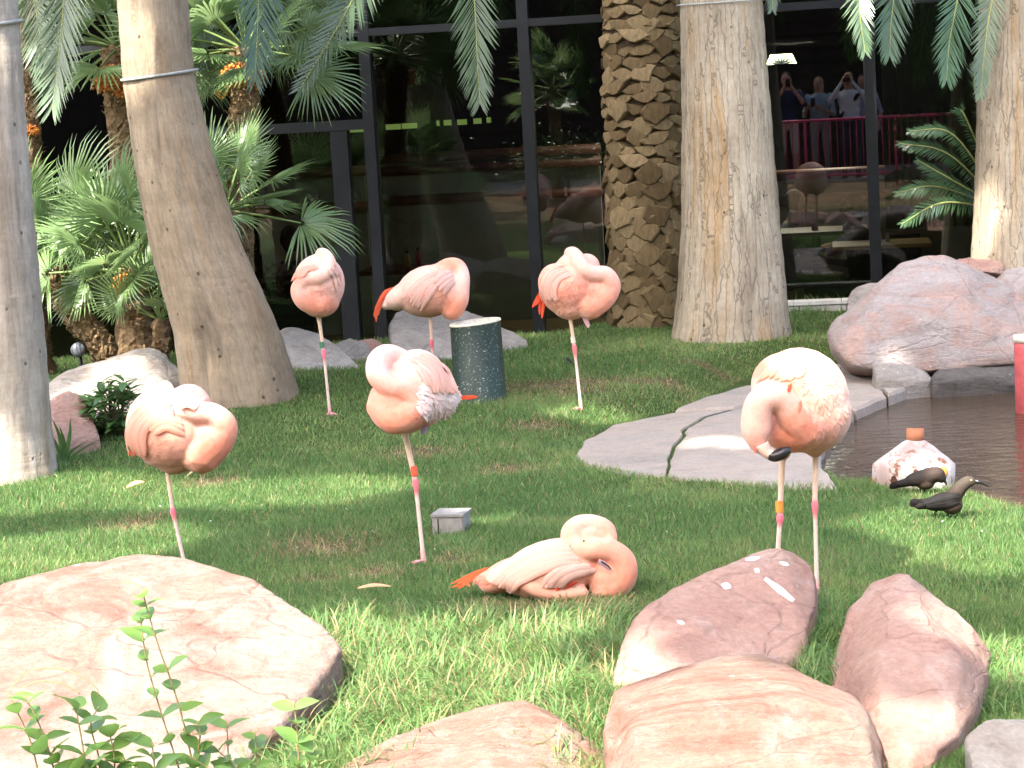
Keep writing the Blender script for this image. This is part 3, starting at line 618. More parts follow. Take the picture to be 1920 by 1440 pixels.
def trunk_mesh(name, prof, D, ztop, mat, n=56, rough=.012, seed=0, vstep=10):
    """prof: (v, u_left, u_right) down the visible trunk; runs on straight to ztop"""
    prof = sorted(prof); vs = np.array([p[0] for p in prof], float); uc = np.array([(p[1] + p[2]) / 2 for p in prof]); ur = np.array([(p[2] - p[1]) / 2 for p in prof])
    cs = [at(np.interp(v, vs, uc), v, D) for v in np.arange(vs[0], vs[-1] + 60, vstep)]
    rs = [float(np.interp(v, vs, ur)) * D / FPX for v in np.arange(vs[0], vs[-1] + 60, vstep)]
    d = (cs[0] - cs[8]).normalized(); top = []; tr = []
    L = (ztop - cs[0].z) / max(.2, d.z); m = int(L / .06)
    for i in range(1, m + 1):
        top.append(cs[0] + d * (L * i / m)); tr.append(rs[0] * (1 - .25 * i / m))
    C = top[::-1] + cs; R = tr[::-1] + rs
    # smooth the profile
    C = np.array([list(c) for c in C]); R = np.array(R)
    for _ in range(6):
        C[1:-1] = (C[:-2] + 2 * C[1:-1] + C[2:]) / 4; R[1:-1] = (R[:-2] + 2 * R[1:-1] + R[2:]) / 4
    base = Vector(C[-1]); base.z = float(gz(base.x, base.y))
    V = []; UV = []; arc = 0; R0 = R[len(R) // 2]
    for i in range(len(C)):
        if i: arc += np.linalg.norm(C[i] - C[i - 1])
        for k in range(n + 1):
            a = 2 * math.pi * k / n; q = Vector((math.cos(a), math.sin(a), 0))
            s = Vector((q.x * 1.6, q.y * 1.6, C[i][2] * .55 + seed))
            r = R[i] * (1 + .05 * mnoise.noise(s) + .018 * mnoise.noise(s * 3.3)) + rough * (.5 * mnoise.noise(Vector((q.x * 6, q.y * 6, C[i][2] * 3 + seed))) + .14 * math.sin(C[i][2] * 40 + 2 * mnoise.noise(s * 2)))
            V.append(Vector(C[i]) + q * r - base); UV.append((a * R0, arc))
    F = []; m1 = n + 1
    for i in range(len(C) - 1):
        for k in range(n): F.append([i * m1 + k, (i + 1) * m1 + k, (i + 1) * m1 + k + 1, i * m1 + k + 1])
    me = mesh(name, V, F, mat, True); ul = me.uv_layers.new(name='UVMap')
    ul.data.foreach_set('uv', np.array([UV[l.vertex_index] for l in me.loops], np.float32).ravel())
    return me, base, Vector(C[0]), float(R[0])

# ------------------------------------------------------------------ fronds
LF_fan = leafmat('fan_leaf', (0.11, 0.19, 0.065), (0.20, 0.29, 0.12), rough=.28, tr=.28)
LF_feather = leafmat('feather_leaf', (0.04, 0.085, 0.035), (0.07, 0.13, 0.05), rough=.3, tr=.2)
LF_cycad = leafmat('cycad_leaf', (0.045, 0.10, 0.045), (0.07, 0.14, 0.06), rough=.22, tr=.12)
LF_shrub = leafmat('shrub_leaf', (0.05, 0.12, 0.035), (0.10, 0.19, 0.05), rough=.35, tr=.25)
m_petiole = plain('petiole_green', (0.14, 0.20, 0.06), .5, .3, .2, 20)
m_rachis = plain('rachis_yellow_green', (0.26, 0.28, 0.09), .5, .3, .2, 20)
def fan_mesh(name, R=.40, p=.45, n=26, spread=115, droop=.15, seed=0, mat=None):
    """fan leaf: petiole along +X, blade of stiff folded segments in the XY plane"""
    r = random.Random(seed); V = []; F = []
    tv, tf = tube([(0, 0, 0), (p * .5, 0, .01), (p, 0, 0)], [.011, .009, .007], 5, False); V += tv; F += [list(f) for f in tf]
    nf0 = len(F)
    for i in range(n):
        a = math.radians(-spread + 2 * spread * (i + .5) / n + r.uniform(-2, 2)); L = R * (1 - .22 * abs(a) / math.radians(spread)) * r.uniform(.88, 1.05)
        w = L * math.radians(spread * 2 / n) * .21; d = Vector((math.cos(a), math.sin(a), 0)); s = Vector((-d.y, d.x, 0)); b = len(V)
        o = Vector((p, 0, 0)); up = Vector((0, 0, 1)); dz = -droop * L * r.uniform(.6, 1.5)
        V += [o + d * .02, o + d * L * .40 + s * w * .95 + up * .012, o + d * L * .45 - up * .008, o + d * L * .45 - s * w * .95 + up * .012,
              o + d * L * .8 + s * w * .5 + up * (dz * .4), o + d * L * .8 - s * w * .5 + up * (dz * .4), o + d * L + up * dz]
        F += [[b, b + 2, b + 1], [b, b + 3, b + 2], [b + 1, b + 2, b + 4], [b + 2, b + 3, b + 5], [b + 2, b + 5, b + 4], [b + 4, b + 5, b + 6]]
    me = mesh(name, V, F, mat or LF_fan, True); me.materials.append(m_petiole)
    for i in range(nf0): me.polygons[i].material_index = 1
    return me
def pinnate_mesh(name, path, side, n=46, Lmax=.34, wid=.011, ang=42, mat=None, rr=.009, seed=0, lift=.25, base=.06, hang=0.0):
    """feather frond along a 3-D path; leaflets on both sides, slightly raised in a V"""
    r = random.Random(seed); P = [Vector(p) for p in catmull([tuple(p) for p in path], 8)]; m = len(P); side = Vector(side).normalized()
    V, F = tube(P, [rr * (1 - .8 * i / m) for i in range(m)], 5, False); F = [list(f) for f in F]; nf0 = len(F)
    for i in range(n):
        t = base + (1 - base) * (i + .5) / n; x = t * (m - 1); j = min(int(x), m - 2); p = P[j].lerp(P[j + 1], x - j); T = (P[j + 1] - P[j]).normalized()
        S = (side - T * side.dot(T)).normalized(); Nn = T.cross(S).normalized()
        L = Lmax * (math.sin(math.pi * min(1, .16 + .80 * t)) ** .55) * (1 if t > .1 else .7); L = max(L, .25 * Lmax * (1.0 if t > .9 else 1))
        for sg in (-1, 1):
            a = math.radians(ang * (1.15 - .55 * t) + r.uniform(-6, 6)); Lk = L * r.uniform(.88, 1.08)
            d = (T * math.cos(a) + S * sg * math.sin(a) + Nn * (lift * r.uniform(.3, 1.3))).normalized(); wv = T.cross(d).cross(d).normalized() if r.random() < 2 else T
            wv = d.cross(Nn).normalized() * wid; b = len(V); dn = Vector((0, 0, -1)) * (hang * Lk)
            V += [p - wv * .4, p + wv * .4, p + d * Lk * .5 + wv + dn * .3, p + d * Lk * .5 - wv + dn * .3, p + d * Lk + dn]
            F += [[b, b + 1, b + 2, b + 3], [b + 3, b + 2, b + 4]]
    me = mesh(name, V, F, mat or LF_feather, False); me.materials.append(m_rachis)
    for i in range(nf0): me.polygons[i].material_index = 1
    return me
def dirmat(loc, d, up=Vector((0, 0, 1)), roll=0.0, scale=1.0):
    x = Vector(d).normalized(); z = (up - x * up.dot(x)); z = z.normalized() if z.length > 1e-3 else Vector((0, 1, 0)); y = z.cross(x)
    m = Matrix((x, y, z)).transposed() @ Matrix.Rotation(roll, 3, 'X') @ Matrix.Scale(scale, 3); m = m.to_4x4(); m.translation = loc; return m
FANS = [fan_mesh('fan_frond', .42, .45, 32, 112, .10, 1), fan_mesh('fan_frond', .44, .5, 30, 100, .25, 2), fan_mesh('fan_frond', .38, .4, 34, 128, .03, 3)]
BIGFAN = [fan_mesh('fan_frond', .95, .9, 40, 120, .35, 4), fan_mesh('fan_frond', .9, .8, 40, 115, .5, 5)]
def crown(root, top, n, meshes, el=(-20, 75), sc=(.85, 1.1), seed=0, az=None, skiplit=True, twist=.5, reach=.7, face=None):
    r = random.Random(seed); k = 0
    for i in range(n):
        a = math.radians((az[0] + (az[1] - az[0]) * (i + r.random()) / n) if az else 137.5 * i + r.uniform(-10, 10)); e = math.radians(el[0] + (el[1] - el[0]) * ((i + .5) / n if not az else r.random()))
        d = Vector((math.cos(a) * math.cos(e), math.sin(a) * math.cos(e), math.sin(e))); s = r.uniform(*sc)
        if skiplit and any(blocks(top + d * reach * s * q_, .35 * reach) for q_ in (.4, .8, 1.2)): continue
        ob('frond', r.choice(meshes), root, dirmat(top - root.location, d, up=(face + Vector((r.uniform(-.5, .5), r.uniform(-.5, .5), r.uniform(-.3, .5)))) if face is not None else Vector((0, 0, 1)), roll=r.uniform(-twist, twist), scale=s))
def tall_palm(label, prof, D, mat, ztop=7.0, seed=0, fans=16):
    me, base, top, rt = trunk_mesh('trunk', prof, D, ztop, mat, seed=seed)
    root = empty('palm_tree', base, label, 'palm tree'); ob('trunk', me, root)
    crown(root, top, fans, BIGFAN, (-35, 70), seed=seed, reach=1.3)
    return root
T1 = tall_palm('pale grey palm trunk cut off by the left edge of the picture', [(0, -62, 30), (200, -60, 45), (400, -55, 60), (600, -47, 80), (760, -42, 92), (840, -44, 100), (885, -48, 108)], 11.4, BK_a, seed=3)
T2 = tall_palm('thick brown palm trunk leaning left with a wire loop around it', [(0, 222, 352), (150, 232, 365), (300, 252, 400), (450, 280, 445), (550, 305, 490), (620, 325, 520), (700, 335, 545), (755, 340, 562)], 12.9, BK_b, seed=11)
T3 = tall_palm('upright streaked palm trunk with flared foot right of centre', [(0, 1277, 1430), (100, 1278, 1437), (250, 1280, 1450), (400, 1278, 1462), (550, 1268, 1475), (620, 1258, 1482), (660, 1250, 1490)], 14.9, BK_c, seed=5)
T4 = tall_palm('rust stained palm trunk at the right edge behind the boulders', [(0, 1838, 1965), (200, 1833, 1968), (400, 1826, 1974), (500, 1818, 1982), (620, 1812, 1990)], 15.0, BK_c, seed=8)

# date palm with old leaf bases
n = NT('leaf_base_bark'); co = n.coord('Object', (1, 1, .3)); f = n.noise(co, 42, 6, .75); oi = n.n('ShaderNodeObjectInfo')
c = n.ramp(oi.outputs['Random'], [(0, (0.10, 0.068, 0.032)), (.5, (0.165, 0.118, 0.058)), (1, (0.23, 0.17, 0.09))])
c = n.mix(1.0, c, n.ramp(f, [(.3, (.55,) * 3), (.7, (1.15,) * 3)]), 'MULTIPLY'); m_boot = n.fin(c, .9, .15, n.bump(f, .6, .01))
m_core = plain('trunk_fibre_dark', (0.07, 0.05, 0.03), .95, .1, .4, 30, .8, .01)
me, base, top, rt = trunk_mesh('trunk', [(0, 1133, 1282), (150, 1136, 1287), (300, 1143, 1292), (450, 1148, 1297), (560, 1146, 1302), (610, 1143, 1307)], 16.1, 6.5, m_core, 40, .02, 4)
T5 = empty('date_palm', base, 'stout date palm trunk covered in cut leaf bases before the windows', 'palm tree'); ob('trunk', me, T5)
def boot(seed, w, h, t):
    r = random.Random(seed); V = []; F = []     # rounded rhombus, outer face bulging, x across, z up, y outward
    ring = [(-.52, .12), (-.40, -.22), (-.08, -.5), (.16, -.48), (.44, -.18), (.5, .15), (.16, .5), (-.2, .46)]
    ring = [(a * w * r.uniform(.72, 1.18), b * h * r.uniform(.7, 1.25)) for a, b in ring]
    for dy, k in ((-.03, 1.0), (t * .7, 1.02), (t, .90)):
        for a, b in ring: V.append((a * k, dy + (.6 * t * (-b / h) if dy > 0 else 0), b * k))
    V.append((0, t * 1.12, -.05 * h)); m = 8
    for L in (0, 1):
        for i in range(m): F.append([L * m + i, L * m + (i + 1) % m, (L + 1) * m + (i + 1) % m, (L + 1) * m + i])
    for i in range(m): F.append([2 * m + i, 2 * m + (i + 1) % m, 3 * m])
    return mesh('leaf_base', V, F, m_boot, False)
BOOTS = [boot(i, .19, .15, .024 + .007 * (i % 3)) for i in range(9)]; THIN = [boot(19 + i, .20, .085, .022 + .007 * (i % 3)) for i in range(7)]
bt = base; rr_ = random.Random(4); axis_top = top
row = 0; z = base.z + .02; cnt = 0
while z < 3.1 and cnt < 298:
    t = (z - base.z) / (axis_top.z - base.z); cc = base.lerp(axis_top, t); R = .305
    lowz = z < 1.35; nn_ = 13
    for i in range(nn_):
        a = 2 * math.pi * (i + .5 * (row % 2)) / nn_ + rr_.uniform(-.05, .05)
        if math.sin(a) > .45: continue
        q = Vector((math.cos(a), math.sin(a), 0))
        rot = Matrix((Vector((-q.y, q.x, 0)), q, Vector((0, 0, 1)))).transposed() @ Matrix.Rotation(rr_.uniform(-.28, .28), 3, 'Y') @ Matrix.Rotation(rr_.uniform(-.2, .2), 3, 'X') @ Matrix.Scale(rr_.uniform(.82, 1.22), 3)
        m4 = rot.to_4x4(); m4.translation = cc + q * (R - .02 + rr_.uniform(-.012, .012)) + Vector((0, 0, rr_.uniform(-.015, .015))) - base
        ob('leaf_base', rr_.choice(BOOTS if lowz or rr_.random() < .25 else THIN), T5, m4); cnt += 1
    z += .10 if lowz else .092; row += 1
VIEWSIDE = RT
def hang_frond(root, path, seed, n=52, L=.36, wid=.010, name='frond', mat=None, ang=42, lift=.2):
    P = [at(*p) - root.location for p in path]
    side = RT + FW * random.Random(seed).uniform(-.5, .5)
    return ob(name, pinnate_mesh('pinnate_frond', P, side, int(n * 1.7), L * 1.1, wid * .62, ang, mat, seed=seed, lift=lift), root)
hang_frond(T5, [(1150, -420, 15.6), (980, -330, 14.6), (895, -120, 14.0), (893, 60, 13.9), (900, 195, 13.9)], 1, 64, .30, .011)
for i in range(10):
    a = 36 * i + 10; d = Vector((math.cos(math.radians(a)), math.sin(math.radians(a)), 0))
    if blocks(top + d * 1.2 + Vector((0, 0, .3)), .5): continue
    ob('frond', pinnate_mesh('pinnate_frond', [top - base, top - base + d * .8 + Vector((0, 0, .7)), top - base + d * 1.7 + Vector((0, 0, .6)), top - base + d * 2.4 + Vector((0, 0, -.3))], Vector((-d.y, d.x, 0)), 40, .45, .014, seed=i, hang=.3), T5)

# ------------------------------------------------------------------ small palms at the back left
n = NT('shaggy_trunk'); co = n.coord('Object', (1, 1, 2)); f = n.noise(co, 22, 7, .75); g = n.noise(n.coord('Object', (1, 1, .3)), 70, 4, .6)
m_shag = n.fin(n.mix(1.0, n.ramp(f, [(.3, (.10, .065, .035)), (.5, (.24, .16, .085)), (.7, (.36, .26, .15))]), n.ramp(g, [(.3, (.6,) * 3), (.7, (1.2,) * 3)]), 'MULTIPLY'), .95, .1, n.bump(f, 1.0, .02))
m_fruit = plain('orange_fruit', (0.55, 0.19, 0.03), .45, .4, .35, 60, .1)
FRUIT = []
def fruit_mesh(seed, R):
    r = random.Random(seed); mb = MB()
    for i in range(170):
        th = r.uniform(0, 2 * math.pi); z = r.uniform(-.8, 1); q = math.sqrt(max(0, 1 - z * z)); k = R * r.uniform(.72, 1.05)
        mb.ico((math.cos(th) * q * k * 1.15, math.sin(th) * q * k * 1.15, z * k * .8), R * .105 * r.uniform(.7, 1.2), 1)
    for i in range(40):
        th = r.uniform(0, 2 * math.pi); e = Vector((math.cos(th), math.sin(th), r.uniform(-.6, .6))) * R
        mb.tube([(0, 0, R * .3), e * .5 + Vector((0, 0, R * .2)), e], [.006, .004, .003], 4)
    return mb.mesh('fruit_cluster', m_fruit)
def shaggy(root, pts, rads, seed=0, n=22):
    """fibrous trunk with ragged leaf stubs"""
    r = random.Random(seed); P = [Vector(p) for p in catmull([tuple(p) for p in pts], 14)]; R = np.interp(np.linspace(0, 1, len(P)), np.linspace(0, 1, len(rads)), rads)
    V, F = tube(P, list(R), n); V = [v + Vector((mnoise.noise(v * 28), mnoise.noise(v * 28 + Vector((7, 0, 0))), mnoise.noise(v * 28 + Vector((0, 5, 0))))) * .03 for v in V]
    mb = MB().add(V, F); L = sum((P[i + 1] - P[i]).length for i in range(len(P) - 1))
    for i in range(int(L * 300)):
        x = r.random() * (len(P) - 1); j = min(int(x), len(P) - 2); p = P[j].lerp(P[j + 1], x - j); T = (P[j + 1] - P[j]).normalized(); a = r.uniform(0, 6.28)
        s = T.orthogonal().normalized(); q = (Matrix.Rotation(a, 3, T) @ s); w_ = T.cross(q) * r.uniform(.008, .022); b = p + q * R[j] * .9; l = r.uniform(.02, .06)
        tip = b + q * l * r.uniform(.4, 1) + T * l * r.uniform(-.3, 1.0)
        mb.add([b - w_ - T * .01, b + w_ - T * .01, tip + w_ * .4, tip - w_ * .4, b - T * .03], [[0, 1, 2, 3], [1, 0, 4]])
    mb.obj('trunk', m_shag, root, False)
def small_palm(label, pts, rads, n, seed, el=(-25, 80), fruit=None, meshes=None, sc=(.8, 1.1), az=None, crown_at=None, skip=False):
    P = [at(*p) for p in pts]; b = Vector(P[-1]); b.z = float(gz(b.x, b.y)) - .05
    if P[-1].z > b.z + .1: P.append(b)
    root = empty('fan_palm', b, label, 'fan palm', 'small palms at the back left'); shaggy(root, [p - b for p in P][::-1], rads, seed)
    top = P[0] if crown_at is None else at(*crown_at)
    crown(root, top, n, meshes or FANS, el, sc, seed, az, skip, face=(SUN_TO - FW * .5))
    if fruit: 
        for u, v, D, R in fruit: ob('fruit_cluster', fruit_mesh(seed, R), root, loc=at(u, v, D) - b)
    return root
PA = small_palm('shaggy palm with orange fruit standing just right of the leaning trunk', [(463, 95, 14.6), (462, 160, 14.6), (455, 260, 14.6), (449, 370, 14.6), (452, 520, 14.6), (458, 660, 14.6)], [.13, .10, .10, .085, .10, .12][::-1], 30, 31, (-25, 65), [(455, 145, 14.45, .13)], sc=(.9, 1.3))
PB = small_palm('shaggy palm with orange fruit half hidden behind the leaning trunk', [(222, 90, 15.3), (226, 170, 15.3), (238, 290, 15.3), (245, 420, 15.3), (250, 640, 15.3)], [.15, .12, .12, .12, .12], 24, 32, (-25, 70), [(210, 150, 15.1, .13), (240, 165, 15.1, .10)], sc=(.9, 1.25))
PC = small_palm('low fan palm with orange fruit above the white rock', [(250, 505, 13.9), (253, 560, 13.9), (256, 650, 13.9)], [.13, .11, .09], 26, 33, (-15, 75), [(244, 533, 13.75, .10)], sc=(.75, 1.1))
PD = small_palm('fan palm with a dark slanting trunk at the left', [(105, 500, 14.4), (120, 550, 14.4), (150, 600, 14.35), (195, 655, 14.3)], [.10, .10, .085, .09][::-1], 22, 34, (-15, 75), sc=(.75, 1.15))
PE = small_palm('thin pale palm stem with orange fruit beside the leftmost trunk', [(50, -160, 14.8), (52, 60, 14.8), (56, 200, 14.8), (66, 360, 14.8), (75, 640, 14.8)], [.10, .065, .055, .065, .07], 14, 35, (-30, 60), [(57, 246, 14.7, .055)], sc=(.9, 1.2))
PF = small_palm('fan palm with spreading leaves right of the leaning trunk', [(425, 395, 14.1), (420, 480, 14.1), (405, 640, 14.0)], [.08, .08, .09], 18, 36, (-15, 75), sc=(.75, 1.0))
PG = small_palm('young stemless fan palm between the low palm and the leaning trunk', [(300, 600, 13.7), (302, 640, 13.7), (303, 665, 13.7)], [.05, .05, .05], 11, 37, (5, 80), sc=(.5, .7))
hang_frond(PA, [(420, -330, 14.0), (470, -260, 13.7), (486, -120, 13.6), (484, 20, 13.6), (478, 150, 13.6)], 2, 60, .33, .011)
hang_frond(PA, [(640, -200, 14.2), (690, -80, 14.0), (650, 20, 14.0), (560, 170, 14.0)][::1], 12, 40, .25, .010)
hang_frond(PE, [(60, -260, 13.8), (105, -180, 13.4), (122, -60, 13.2), (112, 90, 13.2), (98, 205, 13.2)], 3, 60, .33, .012)
hang_frond(PE, [(10, -160, 14.0), (50, -60, 13.6), (75, 60, 13.5), (88, 150, 13.5)], 13, 50, .25, .010)
# feather palm whose fronds hang in at the top right
b = at(1925, 640, 16.0); b.z = float(gz(b.x, b.y)); PR = empty('feather_palm', b, 'feather palm fronds hanging in at the top right corner', 'palm tree')
shaggy(PR, [(0, 0, 0), (0.03, 0, 1.5), (0, 0, 3.6)], [.12, .11, .12], 41)
hang_frond(PR, [(1780, -260, 15.2), (1680, -180, 14.6), (1625, -80, 14.3), (1612, 10, 14.2), (1622, 98, 14.2)], 4, 46, .20, .011)
hang_frond(PR, [(1830, -240, 15.2), (1745, -160, 14.9), (1690, -60, 14.7), (1672, 30, 14.7), (1668, 105, 14.7)], 5, 46, .26, .011)
hang_frond(PR, [(1860, -220, 15.0), (1815, -120, 14.7), (1795, 0, 14.5), (1780, 80, 14.5), (1775, 150, 14.5)], 6, 46, .24, .011)
hang_frond(PR, [(1880, -200, 15.0), (1870, -60, 14.6), (1850, 60, 14.5), (1838, 180, 14.5)], 16, 46, .18, .010)
hang_frond(PR, [(1600, -220, 15.2), (1500, -160, 14.9), (1455, -80, 14.8), (1448, 18, 14.8)], 17, 40, .16, .010)
# cycad at the right
b = at(1900, 470, 15.7); b.z = float(gz(b.x, b.y)); CY = empty('cycad', b, 'glossy stiff cycad fronds reaching left from behind the rightmost palm', 'cycad'); ct = at(1885, 395, 15.6) - b
for k, (u1, v1, u2, v2) in enumerate([(1790, 255, 1705, 245), (1780, 290, 1685, 268), (1790, 340, 1720, 300), (1760, 350, 1680, 362), (1770, 380, 1690, 420), (1815, 230, 1800, 205), (1830, 180, 1835, 120), (1900, 260, 1960, 200), (1920, 330, 1990, 330)]):
    dd = 15.1 + .1 * (k % 4)
    ob('frond', pinnate_mesh('cycad_frond', [ct, at(u1, v1, dd) - b, at(u2, v2, dd) - b], UP + FW * .7, 64, .125, .0042, 62, LF_cycad, seed=k, lift=.35), CY)
ob('trunk', MB().tube([(0, 0, -.05), (0, 0, .3), ct], [.11, .12, .08], 12).mesh('trunk', m_shag), CY)

# shrub between the white rock and the front flamingo
def leaf_mesh(name, L, W, mat, fold=.18, n=4):
    V = []; F = []
    for i in range(n + 1):
        t = i / n; w_ = W * math.sin(math.pi * (.06 + .90 * t) ** .85) * .5 if i < n else .0008; z_ = -.25 * L * t * t
        V += [(L * t, -w_, z_ + fold * w_), (L * t, 0, z_ - .0), (L * t, w_, z_ + fold * w_)]
    for i in range(n): F += [[3 * i, 3 * i + 3, 3 * i + 4, 3 * i + 1], [3 * i + 1, 3 * i + 4, 3 * i + 5, 3 * i + 2]]
    return mesh(name, V, F, mat, True)
shl = leaf_mesh('leaf', .105, .042, LF_shrub)
m_stem = plain('green_brown_stem', (0.20, 0.15, 0.07), .7, .2, .2, 30)
p0, D0 = G(215, 815); SH = empty('shrub', p0, 'dark green leafy shrub growing beside the white rock', 'shrub'); r = random.Random(5)
for k in range(34):
    tip = at(215 + r.uniform(-52, 48), 810 - r.uniform(15, 98), 12.1 + r.uniform(-.22, .22)) - p0; b0 = Vector((r.uniform(-.06, .06), r.uniform(-.06, .06), 0))
    stem_ = MB().tube([b0, b0.lerp(tip, .5) + Vector((0, 0, .03)), tip], [.006, .005, .003], 5).obj('stem', m_stem, SH)
    for j in range(9):
        a = 2.4 * j + r.uniform(-.3, .3); e = r.uniform(-.15, .8); d = Vector((math.cos(a) * math.cos(e), math.sin(a) * math.cos(e), math.sin(e)))
        ob('leaf', shl, stem_, dirmat(tip - Vector((0, 0, .007 * j)), d, scale=r.uniform(.7, 1.15)))
# strap leaved plant at the foot of the leftmost palm
p0, D0 = G(118, 868); SP = empty('strap_leaf_plant', p0, 'few arching strap leaves at the foot of the leftmost palm', 'plant')
for k, (u1, v1, u2, v2) in enumerate([(112, 820, 98, 785), (130, 820, 132, 785), (150, 845, 190, 822), (120, 830, 112, 800), (135, 845, 165, 826), (108, 840, 96, 812)]):
    P = catmull([(0, 0, -.01), tuple(at(u1, v1, D0) - p0), tuple(at(u2, v2, D0 - .03) - p0)], 6); V = []; F = []
    for i, p in enumerate(P): wv = RT * (.013 * (1 - (i / (len(P) - 1)) ** 2) + .001); V += [Vector(p) - wv, Vector(p) + FW * .004, Vector(p) + wv]
    for i in range(len(P) - 1): F += [[3 * i, 3 * i + 1, 3 * i + 4, 3 * i + 3], [3 * i + 1, 3 * i + 2, 3 * i + 5, 3 * i + 4]]
    ob('leaf', mesh('strap_leaf', V, F, LF_shrub), SP)

# leafy shoots in front of the large boulder
LF_shoot = leafmat('shoot_leaf', (0.09, 0.18, 0.05), (0.20, 0.33, 0.08), rough=.3, tr=.35)
SHL = [leaf_mesh('leaf', .052, .034, LF_shoot, .25), leaf_mesh('leaf', .046, .026, LF_shoot, .3), leaf_mesh('leaf', .04, .03, LF_shoot, .1)]
m_shoot = plain('shoot_stem', (0.28, 0.22, 0.09), .6, .3, .2, 40)
SHOOTS = [('tallest leafy shoot with oval leaves in front of the large boulder', [[(350, 1500, 5.5), (335, 1440, 5.5), (300, 1330, 5.5), (275, 1240, 5.5), (262, 1150, 5.5)], [(372, 1500, 5.45), (350, 1380, 5.45), (325, 1290, 5.45), (300, 1220, 5.45), (278, 1150, 5.45), (268, 1112, 5.45)]], 14, .95),
          ('leafy shoots with a curling tendril at the lower left', [[(80, 1500, 5.5), (60, 1400, 5.5), (35, 1340, 5.5), (15, 1300, 5.5)], [(110, 1500, 5.45), (95, 1420, 5.45), (70, 1350, 5.45), (45, 1305, 5.45)]], 8, .95),
          ('bushy cluster of rounded leaves at the bottom left', [[(170, 1500, 5.4), (160, 1430, 5.4), (150, 1370, 5.4), (140, 1315, 5.4)], [(190, 1500, 5.45), (185, 1420, 5.45), (170, 1360, 5.45), (185, 1325, 5.45)], [(140, 1500, 5.4), (110, 1430, 5.4), (80, 1400, 5.4)], [(210, 1500, 5.4), (215, 1430, 5.4), (205, 1370, 5.4)], [(150, 1500, 5.38), (175, 1460, 5.38), (150, 1430, 5.38)]], 9, 1.05),
          ('leafy shoots below the tallest one at the bottom edge', [[(300, 1500, 5.4), (290, 1440, 5.4), (285, 1390, 5.4)], [(330, 1500, 5.42), (365, 1430, 5.42), (375, 1380, 5.42), (370, 1350, 5.42)], [(250, 1500, 5.4), (245, 1460, 5.4), (230, 1420, 5.4)], [(390, 1500, 5.4), (395, 1450, 5.4), (360, 1420, 5.4)]], 8, .95),
          ('leafy shoot with pale new leaves right of the tallest one', [[(430, 1500, 5.5), (428, 1420, 5.5), (425, 1350, 5.5)], [(470, 1500, 5.5), (480, 1430, 5.5), (478, 1370, 5.5)], [(450, 1500, 5.45), (440, 1440, 5.45), (400, 1400, 5.45)]], 8, .9),
          ('leafy shoot standing in the long grass right of the boulder', [[(565, 1500, 5.6), (560, 1420, 5.6), (556, 1360, 5.6), (550, 1315, 5.6)], [(585, 1500, 5.6), (580, 1440, 5.6), (590, 1400, 5.6)]], 8, .95)]
for k, (lab, stems, nl, sc) in enumerate(SHOOTS):
    nl = max(5, int(nl * .72))
    r = random.Random(50 + k); b = at(*stems[0][0]); b.z = -.02; root = empty('leafy_shoot', b, lab, 'plant', 'leafy shoots in the foreground')
    for s in stems:
        P = [at(*p) - b for p in s]; g0 = Vector(P[0]); g0.z = 0.0; P = [g0] + P
        Q = [Vector(q) for q in catmull([tuple(p) for p in P], 6)]; stem_ = MB().tube(Q, [.0026 * (1 - .6 * i / len(Q)) + .0006 for i in range(len(Q))], 5).obj('stem', m_shoot, root)
        for j in range(nl):
            t = .22 + .78 * (j + .5) / nl; x = t * (len(Q) - 1); i = min(int(x), len(Q) - 2); p = Q[i].lerp(Q[i + 1], x - i); T = (Q[i + 1] - Q[i]).normalized()
            for sg in (-1, 1):
                if r.random() < .12: continue
                a = (1.57 * (j % 2)) + r.uniform(-.5, .5); sd_ = (RT * math.cos(a) + FW * math.sin(a)) * sg
                d = (sd_ + T * r.uniform(.35, 1.0)).normalized()
                ob('leaf', r.choice(SHL), stem_, dirmat(p, d, up=T + Vector((0, -.5, .3)) * r.uniform(.3, 1), roll=r.uniform(-.4, .4), scale=1.7 * sc * r.uniform(.55, 1.05)))
td = empty('vine_tendril', at(60, 1330, 5.52), 'thin tendril arching over the lower left of the boulder', 'plant')
for k, path in enumerate([[(15, 1300), (45, 1265), (90, 1252), (140, 1262), (180, 1290), (184, 1305)], [(40, 1290), (75, 1278), (115, 1282), (150, 1300)], [(268, 1112), (262, 1100), (245, 1092), (225, 1091)]]):
    P = [at(u, v, 5.5) - td.location for u, v in path]; MB().tube([Vector(q) for q in catmull([tuple(p) for p in P], 6)], .0014, 5).obj('stem', m_shoot, td)

